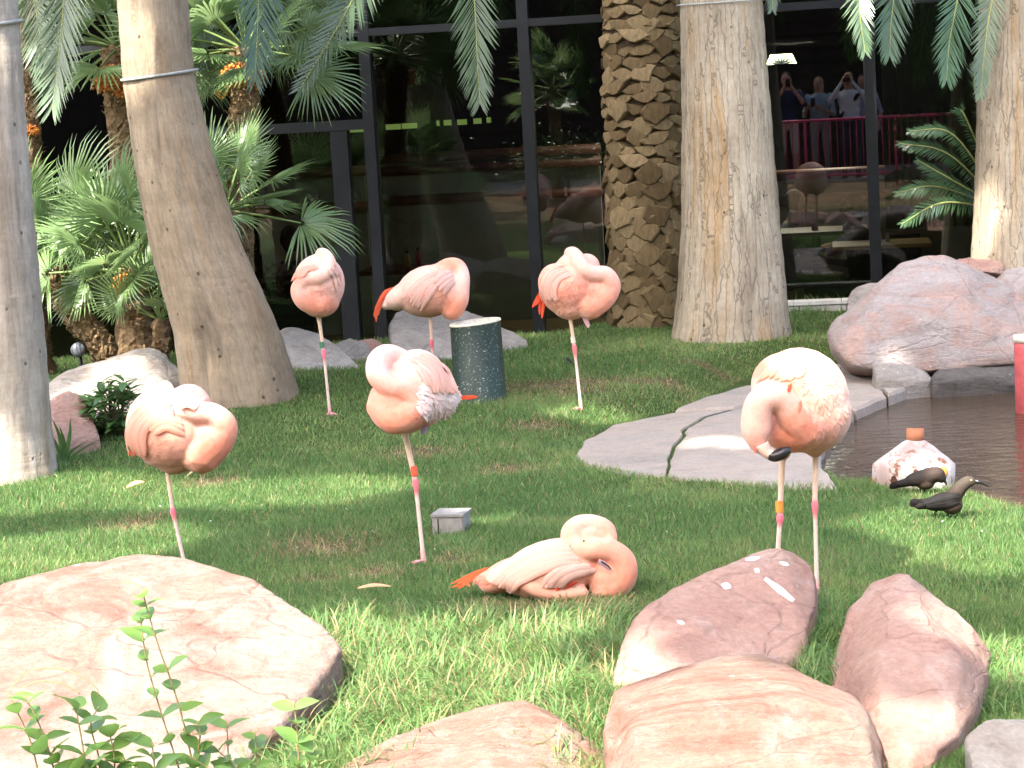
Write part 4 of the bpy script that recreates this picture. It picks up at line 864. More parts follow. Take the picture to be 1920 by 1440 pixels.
# ------------------------------------------------------------------ shade tree standing outside the picture: its crown gives the dappled shade
m_bark = plain('tree_bark', (0.16, 0.12, 0.09), .95, .1, .3, 12, .8, .02)
LF_tree = leafmat('tree_leaf', (0.06, 0.11, 0.03), (0.10, 0.16, 0.05), rough=.4, tr=.4)
SHADED = [(1110, 985, 8.2, .22), (1075, 990, 8.2, .18), (1140, 1000, 8.2, .18), (1500, 680, 7.8, .3), (1450, 700, 7.8, .22), (1560, 720, 7.8, .25), (1640, 640, 13.0, .4), (1720, 560, 13.2, .4), (440, 680, 12.6, .3), (400, 560, 12.6, .3), (470, 720, 12.6, .25), (370, 400, 12.6, .3), (290, 80, 12.6, .3), (1330, 600, 14, .3), (1130, 1060, 8.2, .2), (1700, 1200, 6.6, .3), (1400, 1100, 7.2, .25), (1020, 1040, 8.2, .25)]
def shade_tree(label, base, trunk_top, cen, rad, N, seed, ls=.13):
    r = np.random.default_rng(seed); root = empty('shade_tree', base, label, 'tree'); base = Vector(base)
    mb = MB(); mb.tube([(0, 0, -.1), (Vector(trunk_top) - base) * .5 + Vector((.1, 0, 0)), Vector(trunk_top) - base], [.34, .26, .16], 14)
    for k in range(9):
        a = k * 2.4; e = Vector(cen) + Vector((math.cos(a) * rad[0] * .7, math.sin(a) * rad[1] * .7, rad[2] * .1)) - base; t0 = Vector(trunk_top) - base
        L_ = [t0 * .9, t0.lerp(e, .5) + Vector((0, 0, .3)), e]
        if any(blocks(base + L_[0].lerp(L_[1], q_), .08) or blocks(base + L_[1].lerp(L_[2], q_), .06) for q_ in np.linspace(0, 1, 14)): continue
        mb.tube(L_, [.09, .06, .02], 8)
    mb.obj('trunk', m_bark, root)
    P = r.uniform(-1, 1, (N * 4, 3)); P = P[(P ** 2).sum(1) < 1]; P = P * np.array(rad) + np.array(cen)
    dens = np.array([mnoise.noise(Vector(p) * .9) for p in P]); P = P[dens > -.42]
    L = np.array(LDIR); keep = np.ones(len(P), bool)
    for c, rr in zip(LITC, LITR):
        W = c - P; t = W @ L; d = np.linalg.norm(W - t[:, None] * L, axis=1); keep &= ~((t > .3) & (d < rr + .05))
    P = P[keep][:N]
    for u_, v_, D_, q_ in SHADED:            # denser foliage where the photograph shows unbroken shade
        p_ = np.array(at(u_, v_, D_)); s_ = np.array(SUN_TO); p_ = p_ + s_ * ((cen[2] - p_[2]) / s_[2])
        if (p_[1] < 4.6) != (cen[1] < 4.6): continue
        o_ = r.normal(0, 1, (int(260 * (q_ / .25) ** 2), 3)) * np.array([q_ * .55, q_ * .65, .5]); P = np.concatenate([P, p_ + o_ + s_ * (o_[:, 2:3] * .9)])
    keep = np.ones(len(P), bool)
    for c, rr in zip(LITC, LITR):
        W = c - P; t = W @ L; d = np.linalg.norm(W - t[:, None] * L, axis=1); keep &= ~((t > .3) & (d < rr))
    P = P[keep]; N = len(P)
    a = r.uniform(0, 2 * np.pi, N); tl = r.uniform(-.7, .7, N); ls_ = ls * r.uniform(.7, 1.3, N)
    d = np.stack([np.cos(a) * np.cos(tl), np.sin(a) * np.cos(tl), np.sin(tl)], -1); s = np.stack([-np.sin(a), np.cos(a), r.uniform(-.5, .5, N)], -1)
    Q = np.zeros((N, 4, 3)); Q[:, 0] = P - d * ls_[:, None] * .5; Q[:, 2] = P + d * ls_[:, None] * .5; Q[:, 1] = P + s * ls_[:, None] * .3; Q[:, 3] = P - s * ls_[:, None] * .3
    b = (np.arange(N) * 4)[:, None] + np.array([0, 1, 2, 3])
    ob('crown', npmesh('crown', Q.reshape(-1, 3) - np.array(base), b, LF_tree, False), root)
    return root
shade_tree('tall shade tree left of the path', (-10.0, -1.6, 0.1), (-9.4, -1.0, 10.4), (-6.0, 1.6, 12.6), (6.2, 5.6, 1.6), 30000, 3, .24)
shade_tree('tall shade tree left of the lawn', (-9.6, 11.6, 0), (-8.6, 10.8, 10.6), (-4.2, 7.8, 13.2), (6.6, 4.8, 1.5), 26000, 4, .24)
# ------------------------------------------------------------------ birds: one continuous body grown from overlapping volumes
CAMROT = Matrix((RT, FW, UP)).transposed()          # local x = right, y = away, z = up as seen in the photograph
n = NT('plumage'); co = n.coord('Object', (1, 1, 1)); f = n.noise(co, 28, 5, .65, .8); g = n.noise(n.coord('Object', (1, 1, .35), (0, .5, 0)), 150, 3, .6); q = n.noise(co, 9, 4, .6)
c = n.mix(1.0, n.attr(), n.ramp(f, [(.3, (.90, .82, .80)), (.65, (1.05, 1.04, 1.03))]), 'MULTIPLY')
c = n.mix(n.ramp(q, [(.5, (0, 0, 0)), (.72, (.35,) * 3)]), c, (.74, .48, .40))
m_plume = n.fin(c, .75, .15, n.bump(g, .35, .002, n.bump(f, .35, .006)))
n.b.inputs['Sheen Weight'].default_value = .15
n = NT('feather_vane'); co = n.coord('Object', (1, 1, 1)); g = n.noise(co, 160, 3, .6)
c = n.mix(1.0, n.attr(), n.ramp(g, [(.3, (.88,) * 3), (.7, (1.05,) * 3)]), 'MULTIPLY'); n.fin(c, .7, .2, n.bump(g, .2, .002)); m_vane = n.translucent(n.attr(), .2)
m_bill = plain('bill_black', (0.012, 0.011, 0.012), .35, .5, .2, 20, .1)
m_bill2 = plain('bill_pale', (0.62, 0.42, 0.33), .5, .3, .1, 20, .1)
m_eye = plain('eye_pale', (0.6, 0.5, 0.25), .2, .6, .1, 20, 0)
PEACH = (.72, .37, .26); CORAL = (.76, .29, .18); PALE = (.73, .43, .34); WHITE = (.74, .51, .43); BLUSH = (.73, .31, .21); RED = (.75, .10, .04); SHANK = (.60, .47, .40); JOINT = (.72, .16, .20)
class Bird:
    def __init__(s, name, label, cat, foot, D=None, group=None):
        s.u0, s.v0 = foot
        if D is None: p, D = G(*foot)
        else: p = at(foot[0], foot[1], D)
        s.D = D; s.k = D / FPX; s.root = empty(name, p, label, cat, group, CAMROT); s.mb = MB()
    def L(s, u, v, d=0): return Vector(((u - s.u0) * s.k, d * s.k, -(v - s.v0) * s.k))
    def ell(s, u, v, d, ru, rv, rd, ang=0):
        m = Matrix.Rotation(math.radians(-ang), 3, 'Y'); s.mb.ico(s.L(u, v, d), (ru * s.k, rd * s.k, rv * s.k), 3, m=m); return s
    def chain(s, P):
        P = [(a, b, c_ * .82, r_ * 1.1) for a, b, c_, r_ in P]; Q = catmull(P, 6); s.mb.tube([s.L(*q[:3]) for q in Q], [q[3] * s.k for q in Q], 14)
        for q in (Q[0], Q[-1]): s.mb.ico(s.L(*q[:3]), q[3] * s.k, 2)
        return s
    def grow(s, cols, vox=.0065, sm=5, mat=None, legs=(), extra=()):
        """cols: (u, v, rgb) pigment anchors; legs: [(pts, radii, colours)]"""
        me = remeshed(s.mb, vox, sm, .5, 'body'); V = vco(me)
        s.bvh = BVHTree.FromPolygons([Vector(v) for v in V], [list(p.vertices) for p in me.polygons])
        uv = np.stack([V[:, 0] / s.k + s.u0, -V[:, 2] / s.k + s.v0], -1); W = np.zeros(len(V)); Cc = np.zeros((len(V), 3))
        for a in cols:
            d2 = (uv[:, 0] - a[0]) ** 2 + (uv[:, 1] - a[1]) ** 2; w_ = 1 / (d2 + 60) ** 1.7; W += w_; Cc += w_[:, None] * np.array(a[2])
        Cc /= W[:, None]; s.cols = cols
        bm = bmesh.new(); bm.from_mesh(me); lay = bm.verts.layers.float_color.new('Col')
        bm.verts.ensure_lookup_table()
        for i, v in enumerate(bm.verts): v[lay] = (*Cc[i], 1)
        for P, R, C_ in legs:
            Q = [s.L(*p) for p in P]; tv, tf = tube(Q, [r_ * s.k for r_ in R], 10); vs = []
            for j, v in enumerate(tv): nv = bm.verts.new(v); nv[lay] = (*C_[min(j // 10, len(C_) - 1)], 1); vs.append(nv)
            for f_ in tf: bm.faces.new([vs[i] for i in f_])
        for vv, ff, cc_ in extra:
            vs = []
            for v in vv: nv = bm.verts.new(v); nv[lay] = (*cc_, 1); vs.append(nv)
            for f_ in ff: bm.faces.new([vs[i] for i in f_])
        for f_ in bm.faces: f_.smooth = True
        out = bpy.data.meshes.new('body'); bm.to_mesh(out); bm.free(); bpy.data.meshes.remove(me)
        out.materials.append(mat or m_plume); s.body = ob('body', out, s.root); return s
    def hit(s, u, v, far=500):
        o = s.L(u, v, -far); r_ = s.bvh.ray_cast(o, Vector((0, 1, 0))); return r_[0], r_[1]
    def feather(s, path, w0, col, tip=None, off=.004, name='feather', camber=.45, rise=.0):
        """path of (u,v) draped on the body; returns one feather object"""
        Q = catmull([tuple(p) for p in path], 5); V = []; F = []; C_ = []; last = None; m = len(Q)
        pts = []
        for q in Q:
            h = s.hit(q[0], q[1])[0]
            if h is None:
                y = last.y if last is not None else 0.0; h = s.L(q[0], q[1], 0); h.y = y
            elif last is not None and h.y - last.y > .03: h.y = last.y + .006
            pts.append(h); last = h
        for i, p in enumerate(pts):
            t = i / (m - 1); T = (pts[min(i + 1, m - 1)] - pts[max(i - 1, 0)]).normalized(); _, Nn, _, _ = s.bvh.find_nearest(p); S = T.cross(Nn).normalized()
            wv = w0 * s.k * (min(1, .45 + 2.2 * t) if t < .3 else 1) * math.sqrt(max(0.02, 1 - max(0, (t - .55) / .46) ** 2)); o = off + rise * t
            V += [p - S * wv + Nn * (o - camber * wv * .5), p + Nn * (o + camber * wv * .6), p + S * wv + Nn * (o - camber * wv * .5)]
            cc_ = tuple(np.array(col) * (1 - t) + np.array(tip or col) * t); dk = tuple(np.array(cc_) * np.array([.97, .80, .74])); C_ += [dk, cc_, cc_]
        for i in range(m - 1): F += [[3 * i, 3 * i + 1, 3 * i + 4, 3 * i + 3], [3 * i + 1, 3 * i + 2, 3 * i + 5, 3 * i + 4]]
        return ob(name, mesh('feather', V, F, m_vane, True, C_), s.body)
    def fan(s, A, B, n, w0, col, tip, name='feather', off=.004, jit=2.0, seed=1, rise=.010):
        r_ = random.Random(seed)
        for i in range(n):
            t = i / max(1, n - 1); P = [(a[0] * (1 - t) + b[0] * t + r_.uniform(-jit, jit), a[1] * (1 - t) + b[1] * t + r_.uniform(-jit, jit)) for a, b in zip(A, B)]
            k = r_.uniform(.93, 1.07); cs = tuple(min(.9, x * k) for x in col); ct = tuple(min(.9, x * k) for x in tip)
            s.feather(P, w0 * r_.uniform(.85, 1.15), cs, ct, off + .0012 * (i % 3), name, rise=rise)
    def tuft(s, P, w0, col, name='tail_feather', depth=0):
        """free standing feather through (u,v,d) points"""
        Q = catmull(P, 5); m = len(Q); V = []; F = []; pts = [s.L(*q) for q in Q]
        for i, p in enumerate(pts):
            t = i / (m - 1); T = (pts[min(i + 1, m - 1)] - pts[max(i - 1, 0)]).normalized(); S = T.cross(Vector((0, -1, 0))).normalized(); wv = w0 * s.k * math.sqrt(max(.03, 1 - max(0, (t - .4) / .61) ** 2))
            V += [p - S * wv, p + Vector((0, -.25 * wv, 0)), p + S * wv]
        for i in range(m - 1): F += [[3 * i, 3 * i + 1, 3 * i + 4, 3 * i + 3], [3 * i + 1, 3 * i + 2, 3 * i + 5, 3 * i + 4]]
        return ob(name, mesh('feather', V, F, m_vane, True, [col] * len(V)), s.root)
    def fluff(s, u, v, ru, rv, n, l, col, seed=2, dirn=None, keep=False):
        """loose downy plumes standing off the body, one part"""
        r_ = random.Random(seed); V = []; F = []; C_ = []
        for i in range(int(n * 2.2)):
            a = r_.uniform(0, 6.28); q = math.sqrt(r_.random()); uu, vv = u + math.cos(a) * ru * q, v + math.sin(a) * rv * q; h, Nn = s.hit(uu, vv)
            if h is None: continue
            d0 = dirn or (uu - u + r_.uniform(-15, 15), vv - v + 18); d = Vector((d0[0] + r_.uniform(-10, 10), 0, -d0[1] + r_.uniform(-10, 10))).normalized(); d = (d - Nn * d.dot(Nn)).normalized()
            if not keep: ws = [1 / ((uu - a_[0]) ** 2 + (vv - a_[1]) ** 2 + 60) ** 1.7 for a_ in s.cols]; col = tuple(sum(w_ * a_[2][i_] for w_, a_ in zip(ws, s.cols)) / sum(ws) for i_ in range(3))
            S = d.cross(Nn).normalized(); L_ = l * (1 if keep else .62) * s.k * r_.uniform(.6, 1.3); w_ = L_ * .10; b = len(V); k = r_.uniform(.9, 1.05)
            V += [h - S * w_, h + S * w_, h + d * L_ * .6 + S * w_ * .9 + Nn * .004, h + d * L_ * .6 - S * w_ * .9 + Nn * .004, h + d * L_ + Nn * .005 + S * w_ * r_.uniform(-1, 1)]
            F += [[b, b + 1, b + 2, b + 3], [b + 3, b + 2, b + 4]]; C_ += [tuple(min(.9, x * k) for x in col)] * 5
        return tag(ob('down_feathers', mesh('down', V, F, m_vane, True, C_), s.body), kind='stuff')
    def band(s, a, b, r_, mat):
        P = [s.L(*a), s.L(*b)]; V, F = tube(P, r_ * s.k, 14, True); return ob('leg_band', mesh('leg_band', V, F, mat, False), s.root)
    def foot(s, u, v, facing=(-1, .2), w=26):
        """three webbed toes, returned as extra geometry in the body mesh"""
        base = s.L(u, v - 3, 0); V = [base + Vector((0, 0, .008))]; k = s.k * w; fx, fy = facing; fl = math.hypot(fx, fy); fx, fy = fx / fl, fy / fl
        mb = MB(); tips = []
        for a in (-.55, 0, .55):
            ca, sa = math.cos(a), math.sin(a); d = Vector((fx * ca - fy * sa, fx * sa + fy * ca, 0)); tip = base + d * k - Vector((0, 0, .006)); tips.append(tip)
            mb.tube([base + Vector((0, 0, .004)), base + d * k * .5 + Vector((0, 0, .004)), tip], [.006, .005, .003], 6)
        for i in (0, 1): mb.add([base, tips[i].lerp(base, .15), tips[i].lerp(tips[i + 1], .5).lerp(base, .3), tips[i + 1].lerp(base, .15)], [[0, 1, 2, 3]])
        return (mb.V, mb.F, (.55, .25, .27))
def leg(P, joint=None, r0=8, r1=5.5):
    """P: hip, joint, foot pixel points -> tapering leg with a swollen coloured joint"""
    h, j, f = P; r0 *= .62; r1 *= .68; pts = []; R = []; C_ = []
    for t in (0, .25, .5, .75, .9): pts.append(tuple(np.array(h) * (1 - t) + np.array(j) * t)); R.append(r0 * (1.5 - 1.6 * t if t < .25 else 1.1 - .25 * t)); C_.append((.66, .50, .34) if t < .6 else (.66, .44, .36))
    for t, k in ((.97, 1.35), (1.0, 1.6)): pts.append(tuple(np.array(h) * (1 - t) + np.array(j) * t)); R.append(r1 * k); C_.append(JOINT)
    for t, k in ((.05, 1.45), (.10, 1.05)): pts.append(tuple(np.array(j) * (1 - t) + np.array(f) * t)); R.append(r1 * k); C_.append(JOINT)
    for t in (.2, .5, .8, .95, 1): pts.append(tuple(np.array(j) * (1 - t) + np.array(f) * t)); R.append(r1 * (.95 if t < .9 else 1.25)); C_.append(SHANK if t < .9 else (.6, .3, .3))
    return pts, R, C_
m_bandred = plain('band_red', (.62, .09, .04), .4, .4, .1, 20); m_bandorange = plain('band_orange', (.60, .24, .04), .4, .4, .1, 20); m_bandgreen = plain('band_green', (.05, .16, .08), .4, .4, .1, 20); m_bandwhite = plain('band_white', (.6, .55, .42), .4, .4, .1, 20)
GRP = 'flamingos resting on the lawn'

# 1 front left
B = Bird('flamingo', 'coral flamingo on one leg at the left behind the large boulder', 'flamingo', (352, 1082), group=GRP)
B.ell(322, 805, 0, 80, 78, 74, 12).ell(305, 795, -6, 68, 72, 64, -14).ell(350, 765, 18, 44, 46, 40, -20).ell(385, 815, -4, 58, 46, 52, 22).ell(328, 858, 4, 42, 32, 40)
B.chain([(380, 845, -20, 40), (410, 822, -28, 32), (422, 797, -38, 25), (402, 777, -48, 21), (370, 773, -60, 19), (342, 765, -66, 18), (324, 745, -58, 16), (314, 729, -40, 15)])
B.grow([(260, 800, PALE), (300, 760, PALE), (300, 830, PEACH), (330, 870, PEACH), (420, 835, CORAL), (430, 800, BLUSH), (400, 850, CORAL), (380, 775, PALE), (340, 755, WHITE), (350, 730, WHITE), (375, 745, PALE), (360, 810, PEACH), (330, 800, PEACH), (410, 780, PALE)],
       legs=[leg([(312, 870, 0), (324, 958, 0), (352, 1084, 0)], r0=7, r1=5.5)], extra=[B.foot(352, 1084)])
B.fan([(330, 750), (275, 765), (246, 810), (252, 850)], [(340, 785), (305, 785), (283, 812), (285, 850)], 9, 8, PALE, PEACH, seed=3)
B.fan([(350, 790), (312, 782), (292, 800)], [(352, 812), (325, 800), (300, 812)], 5, 7, PEACH, BLUSH, seed=4)
B.fan([(360, 730), (352, 750), (352, 765)], [(385, 748), (375, 758), (368, 768)], 4, 8, WHITE, PALE, seed=5)
B.fluff(300, 845, 40, 30, 50, 12, PEACH, 3, (-14, 6))
B.tuft([(250, 838, 0), (246, 848, 0), (249, 855, 0)], 4, RED); B.tuft([(256, 835, -4), (253, 846, -4), (256, 853, -4)], 3, RED)

# 2 centre
B = Bird('flamingo', 'flamingo with white fluffed rear and red leg band at the centre', 'flamingo', (795, 1057), group=GRP)
B.ell(775, 733, 0, 72, 74, 70, 10).ell(742, 758, -20, 52, 54, 56, 0).ell(815, 742, 6, 44, 50, 46, -15).ell(850, 745, 10, 17, 14, 16).ell(762, 790, 0, 30, 24, 32).ell(790, 690, 5, 45, 34, 46, -25)
B.chain([(715, 762, -56, 24), (742, 783, -64, 28), (772, 772, -66, 27), (783, 752, -68, 23), (760, 733, -76, 18), (732, 722, -78, 19), (713, 704, -70, 20), (713, 680, -55, 21), (727, 666, -36, 19), (752, 672, -18, 17), (770, 688, -20, 14)])
B.grow([(715, 690, WHITE), (725, 665, WHITE), (740, 720, PALE), (770, 690, WHITE), (820, 690, PALE), (835, 745, WHITE), (815, 770, WHITE), (740, 790, CORAL), (760, 780, CORAL), (785, 765, BLUSH), (700, 740, BLUSH), (720, 750, BLUSH), (760, 740, BLUSH), (765, 802, PEACH), (855, 745, WHITE)],
       legs=[leg([(757, 800, -5), (779, 904, 0), (795, 1057, 0)], r0=9, r1=6.2)], extra=[B.foot(795, 1057, (-1, -.2), 30)])
B.fan([(770, 675), (800, 688), (815, 715), (815, 735)], [(795, 664), (835, 690), (848, 722), (853, 740)], 8, 7, PALE, (.80, .46, .36), seed=6)
B.fan([(778, 690), (795, 705), (803, 725)], [(790, 678), (815, 700), (825, 725)], 4, 6, WHITE, PALE, seed=7)
B.fluff(820, 748, 38, 42, 260, 17, (.84, .68, .62), 5, (12, 8), True); B.fluff(840, 742, 18, 18, 90, 16, (.84, .75, .70), 6, (16, 4), True); B.fluff(800, 780, 30, 18, 70, 14, (.84, .70, .64), 7, (8, 10))
B.tuft([(855, 746, 6), (878, 745, 4), (896, 744, 4)], 4, RED); B.tuft([(836, 770, 0), (837, 780, 0), (838, 786, 0)], 3, (.75, .3, .1))
B.tuft([(802, 788, -20), (797, 803, -22), (792, 814, -24)], 6, (.42, .30, .38), 'folded_foot')
B.band((775, 874, -1), (778, 892, -1), 6.8, m_bandred)

# 3 back left
B = Bird('flamingo', 'egg shaped flamingo seen from the front at the back left', 'flamingo', (619, 778), group=GRP)
B.ell(598, 532, 0, 49, 56, 50).ell(600, 562, -4, 38, 34, 42).ell(590, 545, -14, 38, 40, 36, 10).ell(603, 500, 4, 28, 24, 30)
B.chain([(600, 572, -30, 22), (575, 562, -40, 19), (566, 543, -46, 16), (578, 527, -52, 12), (600, 524, -54, 12), (616, 513, -50, 12), (620, 495, -40, 12), (612, 480, -22, 11), (603, 475, -8, 10)])
B.grow([(575, 510, PALE), (556, 525, BLUSH), (600, 520, PALE), (618, 500, WHITE), (606, 475, PALE), (580, 560, BLUSH), (600, 580, CORAL), (615, 578, CORAL), (635, 540, PALE), (600, 596, PEACH), (570, 548, PALE), (625, 520, PALE)], vox=.008,
       legs=[leg([(597, 590, 0), (607, 660, 0), (619, 779, 0)], r0=5.5, r1=4.2)], extra=[B.foot(619, 779, (.3, -1), 20)])
B.fan([(590, 497), (565, 508), (553, 530)], [(600, 505), (585, 510), (572, 524)], 5, 5, PALE, PEACH, seed=8)
B.fan([(628, 490), (638, 505), (643, 530)], [(622, 510), (630, 520), (632, 545)], 3, 5, WHITE, PALE, seed=9)
B.fluff(610, 560, 30, 28, 80, 9, (.82, .52, .42), 8, (0, 10))
B.band((603, 641, -1), (604.5, 652, -1), 4.6, m_bandgreen)

# 4 back middle
B = Bird('flamingo', 'flamingo in side view with red tail tips at the back middle', 'flamingo', (817, 742), group=GRP)
B.ell(806, 546, 0, 64, 49, 50, 12).ell(815, 562, 0, 46, 30, 42).ell(765, 552, 4, 48, 26, 36, 24).ell(845, 555, -2, 30, 36, 38).ell(820, 520, 4, 42, 26, 36, 20).ell(735, 567, 6, 22, 12, 16, 25)
B.chain([(848, 580, -16, 20), (860, 562, -22, 18), (866, 540, -24, 14), (868, 517, -20, 12), (860, 500, -14, 12), (845, 496, -8, 12), (828, 503, -6, 12), (815, 512, -4, 9)])
B.grow([(760, 550, PALE), (790, 520, PALE), (800, 560, PEACH), (852, 575, CORAL), (850, 560, BLUSH), (865, 520, WHITE), (845, 495, BLUSH), (810, 585, PEACH), (735, 565, WHITE), (830, 540, PEACH), (780, 570, PALE), (865, 545, PALE)], vox=.008,
       legs=[leg([(806, 582, 0), (809.5, 641, 0), (817, 743, 0)], r0=5.5, r1=4.2)], extra=[B.foot(817, 743, (1, -.3), 20)])
B.fan([(815, 512), (785, 530), (755, 558)], [(840, 525), (815, 545), (790, 580)], 9, 6, PALE, (.80, .50, .42), seed=10)
B.fan([(815, 520), (800, 535), (785, 560)], [(825, 530), (812, 545), (800, 572)], 3, 4, BLUSH, CORAL, seed=11)
B.fan([(845, 510), (830, 520), (815, 535)], [(855, 528), (842, 540), (830, 552)], 4, 7, WHITE, PALE, seed=12)
B.fluff(815, 572, 32, 18, 70, 9, (.82, .58, .48), 9, (-10, 4))
for k in range(7): B.tuft([(742 - k, 540 + 4 * k, 2 * k - 6), (722 - 2 * k, 548 + 5 * k, 2 * k - 6), (708 - k + (k % 3) * 3, 572 + 3 * k, 2 * k - 6), (703 + k * .8, 586 + (k % 4) * 6, 2 * k - 6)], 2.8, (.78, .13 + .02 * (k % 3), .06))

# 5 back right
B = Bird('flamingo', 'deep pink flamingo with red wing tips before the date palm', 'flamingo', (1090, 768), group=GRP)
B.ell(1068, 542, 0, 55, 50, 52, 18).ell(1070, 572, 0, 36, 28, 38).ell(1045, 535, -4, 36, 42, 42, 20).ell(1100, 500, 16, 26, 26, 28).ell(1112, 552, -6, 38, 32, 38, 20).ell(1072, 500, 0, 32, 26, 32, 20)
B.chain([(1105, 570, -18, 28), (1132, 556, -26, 22), (1145, 536, -32, 16.5), (1134, 517, -38, 15), (1112, 515, -44, 14), (1094, 508, -46, 14.5), (1084, 491, -36, 14), (1075, 476, -18, 11.5), (1068, 474, -4, 10)])
B.grow([(1030, 530, BLUSH), (1045, 500, PEACH), (1060, 545, BLUSH), (1075, 590, PEACH), (1120, 570, CORAL), (1145, 545, BLUSH), (1140, 515, PALE), (1110, 512, PALE), (1085, 490, PALE), (1070, 465, PALE), (1105, 490, PALE), (1025, 560, PEACH), (1090, 550, BLUSH)], vox=.008,
       legs=[leg([(1068, 588, 0), (1077, 651, 0), (1090, 769, 0)], r0=5.8, r1=4.4)], extra=[B.foot(1090, 769, (-.6, -1), 22)])
B.fan([(1055, 497), (1028, 512), (1016, 545), (1022, 565)], [(1068, 518), (1048, 528), (1040, 550), (1048, 562)], 9, 4.6, (.82, .46, .36), PALE, seed=13)
B.fluff(1062, 570, 34, 22, 90, 9, (.82, .50, .40), 10, (-6, 8)); B.fluff(1085, 545, 30, 22, 60, 8, (.82, .46, .36), 11, (-8, 4)); B.fluff(1030, 566, 14, 10, 30, 9, (.84, .68, .62), 12, (-4, 10))
B.tuft([(1014, 548, 0), (1006, 562, 0), (998, 577, 0)], 3.2, RED); B.tuft([(1018, 552, -4), (1009, 565, -4), (1001, 574, -4)], 3, RED); B.tuft([(1013, 562, 0), (1012, 578, 0), (1012, 590, 0)], 2.6, RED); B.tuft([(1019, 564, -3), (1018, 580, -3), (1016, 597, -3)], 3, RED)
B.tuft([(1094, 588, -16), (1098, 600, -16), (1103, 615, -16)], 5, (.62, .36, .36), 'folded_foot')
B.band((1073.5, 632, -1), (1075.5, 643, -1), 4.6, m_bandwhite)

# 6 lying
B = Bird('flamingo', 'flamingo lying in the grass with its neck curled over its back', 'flamingo', (1040, 1122), group=GRP)
B.ell(1040, 1066, 0, 104, 56, 74, 12).ell(955, 1078, 8, 62, 30, 48, 22).ell(1140, 1078, -6, 46, 42, 58).ell(1060, 1045, 6, 62, 34, 56, 14).ell(915, 1082, 10, 30, 13, 24, 22)
B.chain([(985, 1088, -58, 14), (1015, 1101, -64, 15), (1050, 1108, -64, 13), (1090, 1106, -58, 11)])
B.chain([(1140, 1095, -30, 34), (1160, 1078, -38, 30), (1163, 1052, -46, 26), (1146, 1032, -56, 21), (1118, 1026, -62, 19), (1092, 1028, -58, 18), (1074, 1018, -46, 18), (1070, 998, -34, 18), (1086, 984, -26, 18), (1112, 982, -24, 17), (1134, 992, -26, 17), (1142, 1006, -32, 14)])
B.ell(1106, 1002, -26, 34, 22, 18, 0)
B.grow([(930, 1070, BLUSH), (990, 1040, PALE), (1000, 1080, PEACH), (1040, 1050, PEACH), (1060, 1100, PEACH), (1110, 1070, BLUSH), (1160, 1100, CORAL), (1170, 1060, BLUSH), (1180, 1080, CORAL), (1140, 1030, BLUSH), (1070, 1000, PEACH), (1100, 975, PALE), (1140, 995, PEACH), (1090, 1025, PEACH), (1040, 1010, PALE), (905, 1080, BLUSH)], vox=.0062)
B.fan([(1065, 1020), (1000, 1032), (940, 1065), (915, 1085)], [(1085, 1050), (1040, 1052), (985, 1080), (960, 1105)], 11, 9, PALE, (.82, .50, .40), seed=15)
B.fan([(1100, 1055), (1060, 1058), (1030, 1075), (1015, 1095)], [(1115, 1065), (1085, 1068), (1062, 1080), (1050, 1098)], 6, 8, (.82, .58, .48), PALE, seed=16)
B.feather([(1070, 1080), (1048, 1088), (1040, 1102)], 6, RED, RED, .008); B.feather([(1080, 1084), (1062, 1092), (1054, 1100)], 4, RED, RED, .008)
for k in range(6): B.tuft([(915 - k, 1066 + 3 * k, 4), (890 - 2 * k, 1074 + 3 * k, 0), (862 + 5 * (k % 4), 1088 + 2 * k, 0), (846 + 12 * (k % 4), 1094 + 1.8 * k, -4)], 2.8, (.80, .16, .06))
B.fluff(905, 1086, 16, 8, 40, 14, (.84, .66, .60), 13, (-14, 4))
h, nn_ = B.hit(1092, 1011); MB().ico(h + Vector((0, -.001, 0)), (.0095, .005, .006), 2).obj('eye', m_eye, B.root); MB().ico(h + Vector((.001, -.006, .003)), (.004, .003, .0035), 2).obj('pupil', m_bill, B.root)
B.tuft([(1118, 1046, -78), (1130, 1052, -74), (1142, 1063, -70)], 5, (.55, .36, .38), 'bill'); B.tuft([(1124, 1046, -80), (1136, 1054, -77), (1143, 1062, -74)], 1.6, (.05, .04, .05), 'bill')

# 7 right, on two legs
B = Bird('flamingo', 'round pale pink flamingo on two legs with black bill lowered', 'flamingo', (1532, 1112), group=GRP)
B.ell(1500, 748, 0, 92, 97, 92, 10).ell(1520, 775, -6, 76, 76, 76).ell(1470, 720, 4, 62, 60, 66, 20).ell(1490, 800, -30, 66, 48, 62, 10).ell(1468, 845, -10, 14, 18, 16).ell(1528, 838, 0, 20, 20, 20)
B.chain([(1505, 800, -72, 36), (1482, 783, -92, 31), (1464, 760, -106, 26), (1452, 748, -112, 25), (1432, 744, -120, 24), (1413, 755, -122, 24.5), (1407, 780, -118, 25.5), (1407, 806, -114, 25), (1411, 826, -110, 18), (1420, 838, -108, 13)])
B.grow([(1420, 690, CORAL), (1450, 680, (.82, .42, .28)), (1480, 660, PALE), (1520, 660, PALE), (1560, 690, PALE), (1585, 740, WHITE), (1570, 790, PALE), (1490, 720, BLUSH), (1520, 720, PALE), (1500, 810, BLUSH), (1470, 825, CORAL), (1520, 830, PEACH), (1400, 770, PALE), (1430, 725, WHITE), (1460, 760, PALE), (1405, 820, PALE), (1480, 790, BLUSH), (1540, 840, PEACH)], vox=.0065, sm=5,
       legs=[leg([(1466, 840, -8), (1462, 970, -6), (1455, 1075, -4)], r0=9.5, r1=7.2), leg([(1530, 838, 2), (1528, 945, 0), (1532, 1113, 0)], r0=9, r1=6.4)], extra=[B.foot(1532, 1113, (-.5, -1), 30)])
